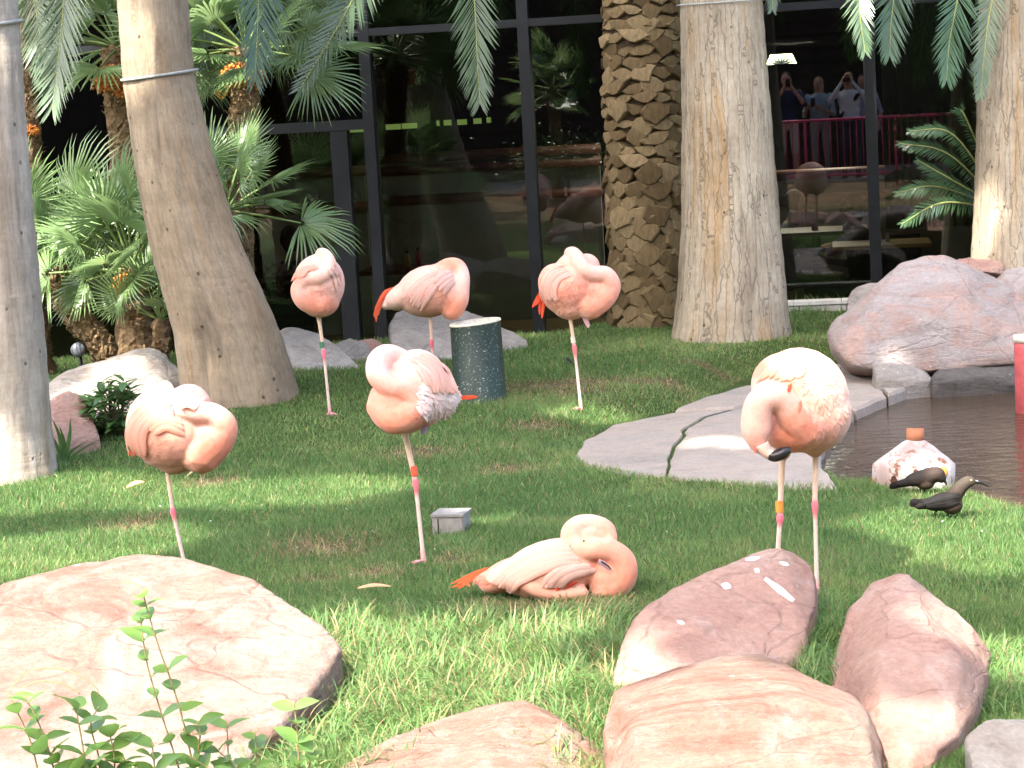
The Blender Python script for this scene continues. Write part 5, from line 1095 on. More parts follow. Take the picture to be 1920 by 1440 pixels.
B.fan([(1460, 668), (1436, 690), (1416, 715)], [(1520, 665), (1500, 690), (1480, 712)], 8, 7, (.82, .55, .45), (.82, .38, .24), seed=17, jit=4, rise=.004)
B.fluff(1500, 700, 60, 40, 170, 15, PALE, 18, (-10, 10)); B.fluff(1570, 760, 22, 40, 60, 13, PALE, 19, (2, 12))
B.fluff(1535, 780, 46, 40, 160, 13, (.84, .66, .60), 15, (-4, 12)); B.fluff(1560, 720, 26, 36, 90, 13, (.85, .74, .72), 16, (0, 12))
B.feather([(1474, 722), (1466, 728), (1462, 736)], 3.5, RED, RED, .006); B.feather([(1486, 752), (1484, 762), (1483, 772)], 4, (.8, .2, .12), (.8, .25, .15), .005)
V, F = tube([B.L(*q[:3]) for q in catmull([(1416, 830, -112), (1424, 845, -114), (1436, 850, -116)], 5)], [x * B.k for x in (12, 12, 11.5, 11, 10.5, 10, 10, 9.5, 9.5, 9, 9)], 12); ob('bill_base', mesh('bill_base', V, F, m_bill2), B.root)
V, F = tube([B.L(*q[:3]) for q in catmull([(1427, 850, -116), (1440, 851, -117), (1456, 844, -116), (1467, 836, -114)], 5)], [x * B.k for x in np.interp(np.linspace(0, 1, 16), [0, .25, .6, .85, 1], [8, 10.5, 11, 7.5, 2])], 12); ob('bill', mesh('bill', V, F, m_bill), B.root)
B.tuft([(1402, 832, -114), (1402, 840, -114), (1403, 848, -114)], 2.6, (.78, .2, .15), 'feather')
B.band((1460.5, 939, -6), (1461.5, 960, -6), 8.0, m_bandorange)

# ------------------------------------------------------------------ two dark grackles by the pond
m_grack = vcol('dark_plumage', .75, .12, 90, .3, .3, .003)
DK = (.014, .011, .010); BR = (.05, .034, .025)
B = Bird('grackle', 'dark brown grackle standing in the grass facing the water', 'bird', (1770, 977))
B.ell(1768, 940, 0, 36, 17, 16, 14).ell(1782, 944, 0, 24, 20, 17, -30).ell(1799, 918, 0, 13, 18, 12, -20).ell(1742, 944, 2, 28, 9, 10, 16).ell(1815, 903, 0, 15, 11, 11, 5)
B.chain([(1785, 935, 0, 16), (1800, 915, 0, 12), (1813, 904, 0, 10.5)])
B.grow([(1720, 940, DK), (1760, 930, DK), (1790, 955, BR), (1800, 935, BR), (1815, 903, (.07, .055, .042)), (1780, 960, BR)], vox=.005, sm=3, mat=m_grack,
       legs=[([(1762, 950, -2), (1752, 962, -2), (1757, 974, -2)], [3, 1.6, 1.6], [DK] * 3), ([(1778, 955, 3), (1778, 966, 3), (1781, 978, 3)], [3, 1.6, 1.6], [DK] * 3)])
B.fan([(1795, 925), (1760, 928), (1725, 940)], [(1795, 942), (1765, 948), (1735, 950)], 6, 5, (.016, .013, .012), (.010, .009, .009), seed=20, name='feather', off=.002, rise=.001)
for k in range(4): B.tuft([(1730, 941 + k * 2, k), (1715, 940 + k * 2, k), (1706, 939 + k * 3, k)], 5, DK)
V, F = tube([B.L(1826, 902, 0), B.L(1840, 905, 0), B.L(1855, 913, 0)], [5 * B.k, 3 * B.k, .6 * B.k], 8); ob('bill', mesh('bill', V, F, m_bill), B.root)
h = B.hit(1819, 900)[0]; MB().ico(h, .004, 2).obj('eye', m_eye, B.root)
B = Bird('grackle', 'brown grackle pecking at the foot of the white clay feeder', 'bird', (1730, 928))
B.ell(1728, 896, 0, 34, 15, 15, 14).ell(1700, 905, 2, 26, 8, 9, 10).ell(1755, 890, -2, 17, 15, 14).chain([(1740, 893, 0, 15), (1756, 890, -4, 13), (1764, 896, -6, 9)])
B.ell(1735, 905, 0, 18, 14, 13)
B.grow([(1695, 900, DK), (1720, 890, DK), (1755, 888, (.06, .042, .034)), (1735, 912, BR), (1765, 895, DK)], vox=.005, sm=3, mat=m_grack,
       legs=[([(1735, 912, 0), (1733, 918, 0), (1735, 927, 0)], [3, 1.6, 1.6], [DK] * 3), ([(1728, 912, 5), (1726, 918, 5), (1728, 927, 5)], [3, 1.6, 1.6], [DK] * 3)])
V, F = tube([B.L(1766, 897, -6), B.L(1771, 903, -7), B.L(1774, 910, -8)], [4.5 * B.k, 3 * B.k, .6 * B.k], 8); ob('bill', mesh('bill', V, F, m_bill), B.root)
for k in range(3): B.tuft([(1690, 905 + 2 * k, k), (1678, 908 + 2 * k, k), (1668, 911 + 2 * k, k)], 5, DK)
# ------------------------------------------------------------------ small things on the lawn
# green cylinder lamp with slanted rim
p0, D0 = G(899, 748); k = D0 / FPX
n = NT('flaking_green_paint'); co = n.coord(); v_ = n.n('ShaderNodeTexVoronoi'); v_.inputs['Scale'].default_value = 55; n.l(co, v_.inputs['Vector']); nf = n.noise(co, 30, 6, .75); nb = n.noise(co, 4, 3)
spk = n.ramp(n.noise(co, 75, 6, .8), [(.59, (0, 0, 0)), (.63, (1, 1, 1))]); c = n.mix(spk, n.ramp(nb, [(.3, (.008, .022, .015)), (.7, (.014, .034, .022))]), (.42, .45, .40)); m_can = n.fin(c, .5, .4, n.bump(spk, .3, .002))
m_rim = plain('worn_white_rim', (.62, .58, .46), .7, .2, .2, 40)
can = empty('uplight', p0, 'dark green flaking cylinder lamp with slanted white rim on the lawn', 'garden lamp', rot=CAMROT)
def canL(u, v, d): return Vector(((u - 899) * k, d * k, -(v - 748) * k))
V = []; F = []; n_ = 36; lean = (-4 / 150.)
for j, (rad, base_) in enumerate(((54, 1), (52, 1), (49, 0), (45.5, 0), (45, 0))):
    for i in range(n_):
        a = 2 * math.pi * i / n_; x = math.cos(a) * rad; d = math.sin(a) * rad
        if j < 2: v = 750 - 4 * j - d * .13; u = 901 + x
        elif j == 2: v = 744 - d * .13; u = 901 + x
        elif j == 3: v = 605 - 6 * math.cos(a) - d * .13; u = 891 + x * 1.04
        else: v = 605 - 6 * math.cos(a) - d * .13 + 60; u = 894 + x
        V.append(canL(u, v, d))
for j in range(3):
    for i in range(n_): F.append([j * n_ + i, j * n_ + (i + 1) % n_, (j + 1) * n_ + (i + 1) % n_, (j + 1) * n_ + i])
ob('housing', mesh('housing', V[:4 * n_], F, m_can, True), can)
V2 = []; F2 = []
for j, (rs, dv) in enumerate(((1.0, 1.5), (1.03, 0), (1.0, -3), (.93, -2), (.92, 45))):
    for i in range(n_):
        a = 2 * math.pi * i / n_; x = math.cos(a) * 47.5 * rs; d = math.sin(a) * 47.5 * rs; V2.append(canL(891 + x, 605 - 6 * math.cos(a) - d * .13 + dv, d))
for j in range(4):
    for i in range(n_): F2.append([j * n_ + i, j * n_ + (i + 1) % n_, (j + 1) * n_ + (i + 1) % n_, (j + 1) * n_ + i])
F2.append([4 * n_ + i for i in range(n_)]); ob('rim', mesh('rim', V2, F2, m_rim, True), can)
MB().tube([canL(948, 752, 0), canL(952, 744, 0)], .012, 8).obj('base_foot', m_frame, can)
# grey box lamp
p0, D0 = G(848, 998); k = D0 / FPX; m_boxl = plain('grey_box_metal', (.26, .24, .22), .6, .3, .15, 25, .3)
bx = empty('lawn_lamp', p0, 'small grey box lamp sunk in the grass behind the lying flamingo', 'garden lamp', rot=Matrix.Rotation(math.radians(-14), 3, 'Z'))
mb = MB(); w_, d_, h_ = 60 * k / 2, 60 * k / 2, 38 * k
V = [(-w_, -d_, -.05), (w_, -d_, -.05), (w_, d_, -.05), (-w_, d_, -.05), (-w_, -d_, h_ * .92), (w_, -d_, h_ * .92), (w_ * .97, d_, h_), (-w_ * .97, d_, h_)]
bm = bmesh.new(); vs = [bm.verts.new(v) for v in V]
for f_ in [(3, 2, 1, 0), (4, 5, 6, 7), (0, 1, 5, 4), (1, 2, 6, 5), (2, 3, 7, 6), (3, 0, 4, 7)]: bm.faces.new([vs[i] for i in f_])
bmesh.ops.bevel(bm, geom=bm.edges[:], offset=.004, segments=2, affect='EDGES'); me = bpy.data.meshes.new('housing'); bm.to_mesh(me); bm.free(); me.materials.append(m_boxl); ob('housing', me, bx)
MB().box((-w_ * 1.06, -d_ * 1.06, h_ * .93), (w_ * 1.06, d_ * 1.06, h_ * 1.05)).obj('lid', m_boxl, bx, False); MB().box((-w_ * .62, -d_ - .004, 0.0), (-w_ * .56, -d_ - .001, h_ * .85)).obj('seam', m_frame, bx, False)
# red post in the pond
pw = on_plane(1932, 785, -.085); k = (pw - C0).dot(FW) / FPX; m_redp = plain('red_painted_post', (.50, .10, .10), .55, .3, .25, 18, .4)
rp = empty('pond_post', pw, 'red post with pale cap standing in the water at the right edge', 'post')
ob('shaft', MB().tube([(0, 0, -.3), (0, 0, 135 * k), (0, 0, 148 * k)], [27 * k, 27 * k, 27 * k], 28).mesh('shaft', m_redp), rp); ob('cap', MB().tube([(0, 0, 146 * k), (0, 0, 158 * k)], [28.5 * k, 28.5 * k], 28).mesh('cap', m_rim), rp)
ob('collar', MB().tube([(0, 0, -2 * k), (0, 0, 8 * k)], [28.5 * k, 28.5 * k], 28).mesh('collar', RK_wet), rp)
# white clay feeder with terracotta neck
p0, D0 = G(1716, 912); k = D0 / FPX
n = NT('stained_plaster'); co = n.coord(); f = n.noise(co, 14, 7, .7, 1); g = n.noise(co, 7, 5, .6, .5); c = n.ramp(g, [(.35, (.34, .24, .21)), (.5, (.46, .40, .36)), (.68, (.52, .49, .45))]); c = n.mix(n.ramp(f, [(.54, (0, 0, 0)), (.62, (1, 1, 1))]), c, (.20, .09, .05)); m_plas = n.fin(c, .85, .2, n.bump(f, .6, .008))
m_terra = plain('terracotta', (.38, .15, .08), .8, .2, .2, 20); m_rust = plain('dark_brown_hollow', (.09, .04, .025), .9, .1, .5, 40, .8, .01); m_amber = plain('orange_clay', (.50, .22, .04), .8, .2, .3, 30)
fe = empty('clay_feeder', p0, 'broken white clay pot feeder with orange neck at the pond edge', 'feeder', rot=CAMROT)
V = []; F = []; n_ = 30
prof = [(74, -6), (78, 18), (77, 42), (66, 52), (52, 62), (38, 73), (24, 83), (17, 87)]
for j, (r_, h_) in enumerate(prof):
    for i in range(n_):
        a = 2 * math.pi * i / n_; q = 1 + .09 * mnoise.noise(Vector((math.cos(a) * 1.6, math.sin(a) * 1.6, j * .3))) * (1 if j < 6 else .2); V.append(Vector((math.cos(a) * r_ * q * k, math.sin(a) * r_ * .8 * q * k, (h_ + (6 * mnoise.noise(Vector((math.cos(a) * 2, math.sin(a) * 2, 3))) if 1 < j < 6 else 0)) * k)))
for j in range(len(prof) - 1):
    for i in range(n_): F.append([j * n_ + i, j * n_ + (i + 1) % n_, (j + 1) * n_ + (i + 1) % n_, (j + 1) * n_ + i])
ob('dome', mesh('dome', V, F, m_plas, True), fe)
V, F = tube([(0, 0, 84 * k), (0, 0, 96 * k), (0, 0, 109 * k), (0, 0, 109 * k), (0, 0, 88 * k)], [16 * k, 16.5 * k, 16.5 * k, 13.5 * k, 13 * k], 20); ob('neck', mesh('neck', V, F, m_terra), fe)
for (x, h_, rx, rz, mm) in ((-40, 14, 16, 12, m_rust), (-10, 30, 5, 5, m_rust), (38, 28, 13, 12, m_amber), (15, 68, 4, 4, m_rust), (-76, 12, 5, 8, m_amber)):
    y_ = -.8 * math.sqrt(max(0, 76 ** 2 - x * x)) * (1 if h_ < 50 else .45); MB().ico((x * k, y_ * k * .985, h_ * k), (rx * k, 4 * k, rz * k), 2).obj('hole', mm, fe)
# low block wall under the window
m_block = plain('pale_block', (.46, .44, .38), .9, .15, .2, 14, .4); m_cope = plain('pale_coping', (.58, .56, .50), .85, .2, .12, 14, .3)
bw = empty('block_wall', at(1540, 592, 16.2), 'low wall of pale blocks below the window beside the boulders', 'wall', rot=WM.to_3x3())
bx0 = (bw.matrix_world.inverted() @ at(1462, 592, 16.2)).x
for i in range(9):
    x = bx0 + .155 * i; MB().box((x, -.05, -.25), (x + .15, .10, .085 + .003 * (i % 2))).obj('block', m_block, bw, False)
for i in range(3): MB().box((bx0 + .47 * i, -.065, .092), (bx0 + .47 * i + .465, .115, .118)).obj('coping', m_cope, bw, False)
# cables tied round trunks
m_cable = plain('grey_cable', (.30, .31, .29), .6, .3, .2, 30)
def cable(label, pts, D, r_=.009, R=.24):
    cen = at(sum(p[0] for p in pts) / len(pts), sum(p[1] for p in pts) / len(pts), D); o = empty('cable_loop', cen, label, 'cable')
    (ul, vl), (ur, vr) = pts[0], pts[-1]; rad = (ur - ul) / 2 * D / FPX; P = []
    for i in range(41):
        a = 2 * math.pi * i / 40; x = math.cos(a) * rad; y_ = math.sin(a) * rad; P.append(RT * x + Vector((0, 1, 0)) * y_ - UP * ((vr - vl) / 2 * D / FPX * math.cos(a)) - UP * (.012 * max(0, -math.sin(a))))
    MB().tube(P, r_, 7).obj('loop', m_cable, o)
cable('grey wire loop tied round the leaning palm trunk', [(229, 150), (370, 130)], 12.9)
cable('thin wire loop round the streaked palm at the top edge', [(1270, 10), (1440, -2)], 14.9, .006)
cable('grey wire loop round the leftmost palm trunk', [(-66, 52), (41, 38)], 11.4, .010)
# moulted feathers and twigs lying on the lawn
for lab, nm, u0, v0, u1, v1, w_, c_ in [('orange feather fallen on the lawn at the left', 'fallen_feather', 238, 930, 272, 920, 4, (.72, .30, .16)), ('pale orange feather on the grass left of the lying flamingo', 'fallen_feather', 672, 1124, 735, 1121, 3.2, (.72, .42, .26)), ('thin straw coloured feather shaft beside the front left flamingo', 'fallen_feather', 352, 908, 392, 884, 2, (.70, .42, .26)), ('dark feather on the lawn behind the green lamp', 'fallen_feather', 1062, 686, 1076, 697, 4, (.03, .03, .03))]:
    p, D = G((u0 + u1) / 2, (v0 + v1) / 2); q = at(u0, v0, D) - p; q2 = at(u1, v1, D) - p; up_ = Vector((0, 0, .045)); V = []; F = []
    for i in range(7):
        t = i / 6; c_p = q.lerp(q2, t) + up_ + Vector((0, 0, .01 * math.sin(t * 3.1))); wv = Vector((0, .5, 1)).normalized() * (w_ * D / FPX * math.sin(math.pi * (.12 + .85 * t))); V += [c_p - wv, c_p + Vector((0, 0, .003)), c_p + wv]
    for i in range(6): F += [[3 * i, 3 * i + 1, 3 * i + 4, 3 * i + 3], [3 * i + 1, 3 * i + 2, 3 * i + 5, 3 * i + 4]]
    tag(ob(nm, mesh('fallen_feather', V, F, m_vane, True, [c_] * len(V)), loc=p), lab, 'feather')
# tiny white down tufts scattered in the grass
r = random.Random(3); mb = MB()
for u, v in [(320, 902), (760, 1045), (815, 1043), (395, 990), (650, 965), (1130, 1180), (900, 790), (1000, 760), (560, 1040), (820, 980), (1840, 1010), (1770, 990), (300, 960), (700, 1010), (660, 1090), (1250, 1010), (470, 830), (1180, 960), (1330, 960), (980, 920), (855, 1325), (420, 860)]:
    p, D = G(u, v)
    for j in range(2): mb.ico(p + Vector((r.uniform(-.006, .006), r.uniform(-.006, .006), .03 + r.uniform(-.006, .006))), r.uniform(.0015, .003), 1)
tag(mb.obj('down_tufts', m_drop), 'tiny white down tufts scattered over the lawn', 'feathers', kind='stuff')
# white droppings on the mauve boulder
rk = [o for o in bpy.data.objects if o.get('label', '').startswith('mauve pink boulder')][0]; bvh = BVHTree.FromPolygons([v.co + rk.location for v in rk.data.vertices], [list(p.vertices) for p in rk.data.polygons])
for u0, v0, u1, v1, w_ in [(1434, 1085, 1488, 1127, 7), (1352, 1097, 1370, 1101, 6), (1398, 1050, 1425, 1046, 4), (1462, 1055, 1478, 1060, 4), (1415, 1068, 1424, 1073, 4), (1270, 1165, 1283, 1170, 4)]:
    V = []; F = []
    for i in range(7):
        t = i / 6; u, v = u0 + (u1 - u0) * t, v0 + (v1 - v0) * t; nx_, ny_ = -(v1 - v0), (u1 - u0); l_ = math.hypot(nx_, ny_); w = w_ * math.sin(math.pi * (.15 + .7 * t)) * r.uniform(.7, 1.1)
        for s_ in (-1, 0, 1):
            h, nn_, _, _ = bvh.ray_cast(C0, ray(u + nx_ / l_ * w * s_, v + ny_ / l_ * w * s_).normalized()); h = h if h is not None else at(u, v, 7.5); V.append(h - rk.location + (nn_ or Vector((0, 0, 1))) * (.0015 + .002 * (s_ == 0)))
    for i in range(6): F += [[3 * i, 3 * i + 1, 3 * i + 4, 3 * i + 3], [3 * i + 1, 3 * i + 2, 3 * i + 5, 3 * i + 4]]
    ob('dropping', mesh('dropping', V, F, m_drop), rk)
# round floodlight behind the leftmost palm
p = at(146, 656, 14.0); fl = empty('floodlight', Vector((p.x, p.y, float(gz(p.x, p.y)))), 'round grey floodlight on the ground behind the leftmost palm', 'garden lamp')
pl = p - fl.location; ob('lens', MB().ico(pl, (.048, .03, .048), 3).mesh('lens', plain('frosted_lens', (.09, .10, .11), .3, .5, .2, 20)), fl); ob('housing', MB().tube([pl + Vector((0, .02, 0)), pl + Vector((0, .12, 0))], [.05, .035], 18).mesh('housing', m_frame), fl); ob('stake', MB().tube([(0, .05, -.1), pl + Vector((0, .06, 0))], .012, 8).mesh('stake', m_frame), fl)

# ------------------------------------------------------------------ people
m_person = vcol('cloth_and_skin', .8, .2, 30, .12, .2, .004)
SKIN = (.52, .30, .22)
def person(label, loc, rot, J, cols, group=None, vox=.016):
    """J: joints in metres (x right, y forward, z up); one continuous body, coloured by region"""
    root = empty('person', loc, label, 'person', group, rot); mb = MB(); reg = []
    def limb(a, b, ra, rb, c):
        A, Bv = Vector(a), Vector(b); mb.tube([A, A.lerp(Bv, .35), Bv], [ra, ra * 1.02 * .55 + rb * .45, rb], 10); mb.ico(A, ra, 2); mb.ico(Bv, rb, 2); reg.append((A, Bv, (ra + rb) / 2, c))
    sh, pa, sk, ha = cols['shirt'], cols['pants'], cols.get('skin', SKIN), cols['hair']
    pel, che, nk, hd = (Vector(J[k_]) for k_ in ('pelvis', 'chest', 'neck', 'head'))
    mb.ico(che, (.19, .12, .19), 3); mb.ico(che.lerp(pel, .55), (.165, .115, .2), 3); mb.ico(pel, (.17, .125, .13), 3); reg += [(che, pel.lerp(che, .25), .16, sh), (pel, pel + Vector((0, 0, -.02)), .15, pa)]
    limb(nk, hd - Vector((0, 0, .06)), .058, .055, sk); mb.ico(hd, (.076, .095, .115), 3); fy = Vector((0, .02, 0)); reg += [(hd + fy * 2 - Vector((0, 0, .03)), hd + fy * 2 + Vector((0, 0, .01)), .075, sk)]
    mb.ico(hd + Vector((0, -.018, .025)), (.083, .095, .105), 3); reg.append((hd + Vector((0, -.03, .05)), hd + Vector((0, -.05, -.02 - cols.get('hairlen', 0))), .085, ha))
    if cols.get('hairlen'): mb.ico(hd + Vector((0, -.05, -.06)), (.09, .06, .06 + cols['hairlen']), 3)
    mb.ico(hd + Vector((0, .095, -.012)), (.014, .02, .022), 2)                                     # nose
    for s_ in (-1, 1): mb.ico(hd + Vector((.078 * s_, -.005, -.005)), (.012, .022, .032), 2)          # ears
    for s_ in ('l', 'r'):
        S_, E_, W_ = J['sh_' + s_], J['el_' + s_], J['wr_' + s_]; limb(S_, E_, .058, .043, sh)
        limb(E_, W_, .042, .028, sh if cols.get('long') else sk)
        H_, K_, A_ = J['hip_' + s_], J['kn_' + s_], J['an_' + s_]; limb(H_, K_, .085, .06, pa); limb(K_, A_, .055, .04, cols.get('shin', pa)); A_ = Vector(A_); mb.tube([A_ + Vector((0, -.05, -.05)), A_ + Vector((0, .05, -.05)), A_ + Vector((0, .17, -.065))], [.045, .045, .03], 8); reg.append((A_ + Vector((0, -.05, -.05)), A_ + Vector((0, .17, -.06)), .035, (.05, .045, .045)))
    for f_ in cols.get('extra', ()): limb(*f_)
    me = remeshed(mb, vox, 3, .5, 'body'); V = vco(me); best = np.full(len(V), 1e9); C_ = np.zeros((len(V), 3))
    for A, Bv, r_, c in reg:
        a, b = np.array(A), np.array(Bv); ab = b - a; t = np.clip(((V - a) @ ab) / max(1e-9, ab @ ab), 0, 1); d = np.linalg.norm(V - a - t[:, None] * ab, axis=1) - r_; m_ = d < best; best[m_] = d[m_]; C_[m_] = c
    hip = np.array(J['hip_l'])[2] - .04
    if cols.get('plaid') is not None:
        st_ = ((np.floor(V[:, 2] / .045) + np.floor(V[:, 0] / .045)) % 2)[:, None]; m_ = (np.abs(C_ - np.array(sh)).sum(1) < 1e-6)[:, None]; C_ = np.where(m_ & (st_ > .5), np.array(cols['plaid']), C_)
    bm = bmesh.new(); bm.from_mesh(me); lay = bm.verts.layers.float_color.new('Col'); bm.verts.ensure_lookup_table()
    for i, v in enumerate(bm.verts): v[lay] = (*C_[i], 1)
    for s_, sg in (('l', -1), ('r', 1)):        # hands: palm, four unequal bent fingers, thumb from the side
        W_ = Vector(J['wr_' + s_]); d = (W_ - Vector(J['el_' + s_])).normalized(); sd_ = d.cross(Vector((0, 1, 0))); sd_ = sd_.normalized() if sd_.length > .2 else Vector((1, 0, 0)); nr = sd_.cross(d); h = MB(); h.ico(W_ + d * .045, .01, 1); h.tube([W_ - d * .01, W_ + d * .03, W_ + d * .08], [.026, .034, .036], 8)
        for q, l_ in ((-.027, .062), (-.009, .072), (.009, .068), (.026, .054)):
            b0 = W_ + d * .078 + sd_ * q; h.tube([b0, b0 + d * l_ * .5 + nr * .012, b0 + d * l_ * .8 + nr * .034], [.009, .0085, .006], 6)
        b0 = W_ + d * .03 + sd_ * .03 * sg; h.tube([b0, b0 + sd_ * .03 * sg + d * .022, b0 + sd_ * .032 * sg + d * .05 + nr * .015], [.011, .0095, .007], 6)
        vs = []
        for v in h.V: nv = bm.verts.new(v); nv[lay] = (*sk, 1); vs.append(nv)
        for f_ in h.F: bm.faces.new([vs[i] for i in f_])
    for e in (-.03, .03):
        h = MB(); h.ico(hd + Vector((e, .082, .012)), .011, 1); vs = []
        for v in h.V: nv = bm.verts.new(v); nv[lay] = (.05, .04, .04, 1); vs.append(nv)
        for f_ in h.F: bm.faces.new([vs[i] for i in f_])
    h = MB(); h.ico(hd + Vector((0, .086, -.055)), (.022, .008, .006), 1); vs = []
    for v in h.V: nv = bm.verts.new(v); nv[lay] = (.4, .14, .12, 1); vs.append(nv)
    for f_ in h.F: bm.faces.new([vs[i] for i in f_])
    for f_ in bm.faces: f_.smooth = True
    out = bpy.data.meshes.new('body'); bm.to_mesh(out); bm.free(); out.materials.append(m_person); ob('body', out, root); return root
def stand(wl, wr, el=(-.30, .05, 1.08), er=(.30, .05, 1.08), s=1.0):
    J = dict(pelvis=(0, 0, .95), chest=(0, 0, 1.28), neck=(0, 0, 1.45), head=(0, .02, 1.60), sh_l=(-.19, 0, 1.39), sh_r=(.19, 0, 1.39), el_l=el, el_r=er, wr_l=wl, wr_r=wr, hip_l=(-.09, 0, .90), hip_r=(.09, 0, .90), kn_l=(-.10, .02, .5), kn_r=(.10, .02, .5), an_l=(-.11, 0, .09), an_r=(.11, 0, .09))
    return {k_: tuple(c * s for c in v) for k_, v in J.items()}
def standing(u, Ltot, label, J, cols):
    p = mirror(u, 300, Ltot); p.z = float(gz(p.x, p.y)); return person(label, p, Matrix.Identity(3), J, cols, 'onlookers mirrored in the window')
P1 = standing(1480, 34.5, 'person in a navy shirt and pale shorts filming, mirrored in the window', stand((.03, .20, 1.52), (.10, .20, 1.50), (-.26, .14, 1.16), (.30, .14, 1.20), 1.03), dict(shirt=(.035, .045, .09), pants=(.55, .50, .42), shin=SKIN, hair=(.06, .05, .045)))
P2 = standing(1596, 34.7, 'person in a white shirt raising a camera, mirrored in the window', stand((-.07, .19, 1.58), (.07, .19, 1.58), (-.30, .14, 1.28), (.30, .14, 1.28), 1.0), dict(shirt=(.72, .74, .78), pants=(.06, .06, .07), hair=(.30, .20, .12), hairlen=.05, long=True, extra=[((.16, .10, 1.36), (-.16, .12, .98), .03, .03, (.02, .02, .02))]))
P3 = standing(1540, 35.1, 'person in a pale blue top holding a phone, mirrored in the window', stand((-.16, .28, 1.22), (.05, .30, 1.20), (-.25, .08, 1.08), (.26, .10, 1.08), .97), dict(shirt=(.36, .44, .52), pants=(.30, .29, .28), hair=(.34, .22, .12), hairlen=.08))
P4 = standing(1622, 35.6, 'person in a lavender top behind the others, mirrored in the window', stand((-.26, .12, .86), (.26, .12, .86), s=.98), dict(shirt=(.40, .36, .46), pants=(.10, .10, .12), hair=(.10, .07, .05)))
m_cam = plain('camera_black', (.02, .02, .022), .4, .4, .1, 20)
def held(par, label, cat, nm, off, size):
    p = par.location + Vector(off); o = empty(nm, p, label, cat); x, y_, z_ = size; MB().box((-x, -y_, -z_), (x, y_, z_)).obj('casing', m_cam, o, False)
    MB().tube([(0, y_, 0), (0, y_ + .025, 0)], [.022, .018] if nm == 'camera_body' else [.006, .006], 14).obj('lens', m_bill, o)
held(P2, 'small black camera raised to the eyes, mirrored in the window', 'camera', 'camera_body', (0, .235, 1.60), (.055, .018, .035))
held(P1, 'phone held up to the face, mirrored in the window', 'phone', 'phone', (.06, .25, 1.60), (.036, .005, .07))
held(P3, 'phone held at chest height, mirrored in the window', 'phone', 'phone', (-.05, .36, 1.26), (.036, .005, .07))

# path railing in front of the onlookers, behind the photographer's position
m_pink = plain('pink_painted_steel', (.62, .07, .16), .45, .4, .12, 20)
r0 = mirror(1440, 300, 33.6); rl = empty('railing', Vector((r0.x, r0.y, .25)), 'pink steel railing with thin balusters, mirrored in the window', 'railing')
for zz, rr in ((1.0, .022), (.14, .015)): MB().tube([(-2.6, 0, zz), (3.2, 0, zz)], rr, 10).obj('rail', m_pink, rl)
bal = MB().tube([(0, 0, .14), (0, 0, 1.0)], .0085, 6).mesh('baluster', m_pink); pst = MB().tube([(0, 0, -.1), (0, 0, 1.0)], .022, 10).mesh('post', m_pink)
for i in range(58): ob('post' if i % 14 == 4 else 'baluster', pst if i % 14 == 4 else bal, rl, loc=(-2.6 + .1 * i, 0, 0))
# dark timber building across the path
m_plank = plain('dark_timber', (.045, .030, .022), .8, .2, .35, 7, .5); tb = empty('timber_building', Vector((0, -6, .2)), 'dark plank wall across the path, mirrored in the window', 'building')
pl_ = MB().box((-26, 0, .0), (26, .05, .235)).mesh('plank', m_plank, False)
for i in range(30): ob('plank', pl_, tb, loc=(0, -.004 * (i % 2), .25 * i))
MB().box((-26, -3, -.3), (26, -.02, 7.6)).obj('wall', m_dark, tb, False); MB().box((-27, -3.2, 7.6), (27, 1.2, 7.8)).obj('roof', m_fascia, tb, False)
path_m = plain('path_concrete', (.30, .27, .24), .9, .2, .15, 3, .3)
pth = tag(ob('path', MB().box((-30, -6, .1), (30, -.9, .262)).mesh('path', path_m, False)), kind='structure')
# planting beside the path that shows in the glass
def mir_palm(label, u, v, L_, n_, seed, sc=(1.2, 1.8)):
    c_ = mirror(u, v, L_); b_ = Vector((c_.x, c_.y, float(gz(c_.x, c_.y)))); o = empty('fan_palm', b_, label, 'fan palm', 'palms beside the path')
    shaggy(o, [(0, 0, -.05), (c_ - b_) * .5 + Vector((.03, 0, 0)), c_ - b_], [.10, .09, .10], seed); crown(o, c_, n_, FANS, (-35, 75), sc, seed, None, False)
mir_palm('fan palm mirrored darkly in the left window pane', 775, 370, 33.0, 22, 61); mir_palm('bushy fan palm mirrored high in the middle window pane', 1035, 170, 34.5, 20, 62, (.9, 1.3)); mir_palm('fan palm mirrored at the top of the left window pane', 760, 60, 34.0, 16, 63)
c_ = mirror(1065, 340, 34.3); b_ = Vector((c_.x, c_.y, float(gz(c_.x, c_.y)))); hg = empty('hedge', b_, 'small leaved hedge mirrored in the middle window pane', 'hedge'); r_ = np.random.default_rng(8); N_ = 2600
P_ = r_.normal(0, 1, (N_, 3)) * np.array([.45, .25, .2]) + np.array([0, 0, .6]); a_ = r_.uniform(0, 6.28, N_); d_ = np.stack([np.cos(a_), np.sin(a_), r_.uniform(-.6, .6, N_)], -1) * .03; e_ = np.stack([-np.sin(a_), np.cos(a_), r_.uniform(-.6, .6, N_)], -1) * .015
Q_ = np.stack([P_ - d_, P_ + e_, P_ + d_, P_ - e_], 1); ob('foliage', npmesh('foliage', Q_.reshape(-1, 3), (np.arange(N_) * 4)[:, None] + np.arange(4), LF_shrub, False), hg); MB().tube([(0, 0, -.1), (0, 0, .6)], .03, 8).obj('stem', m_bark, hg)

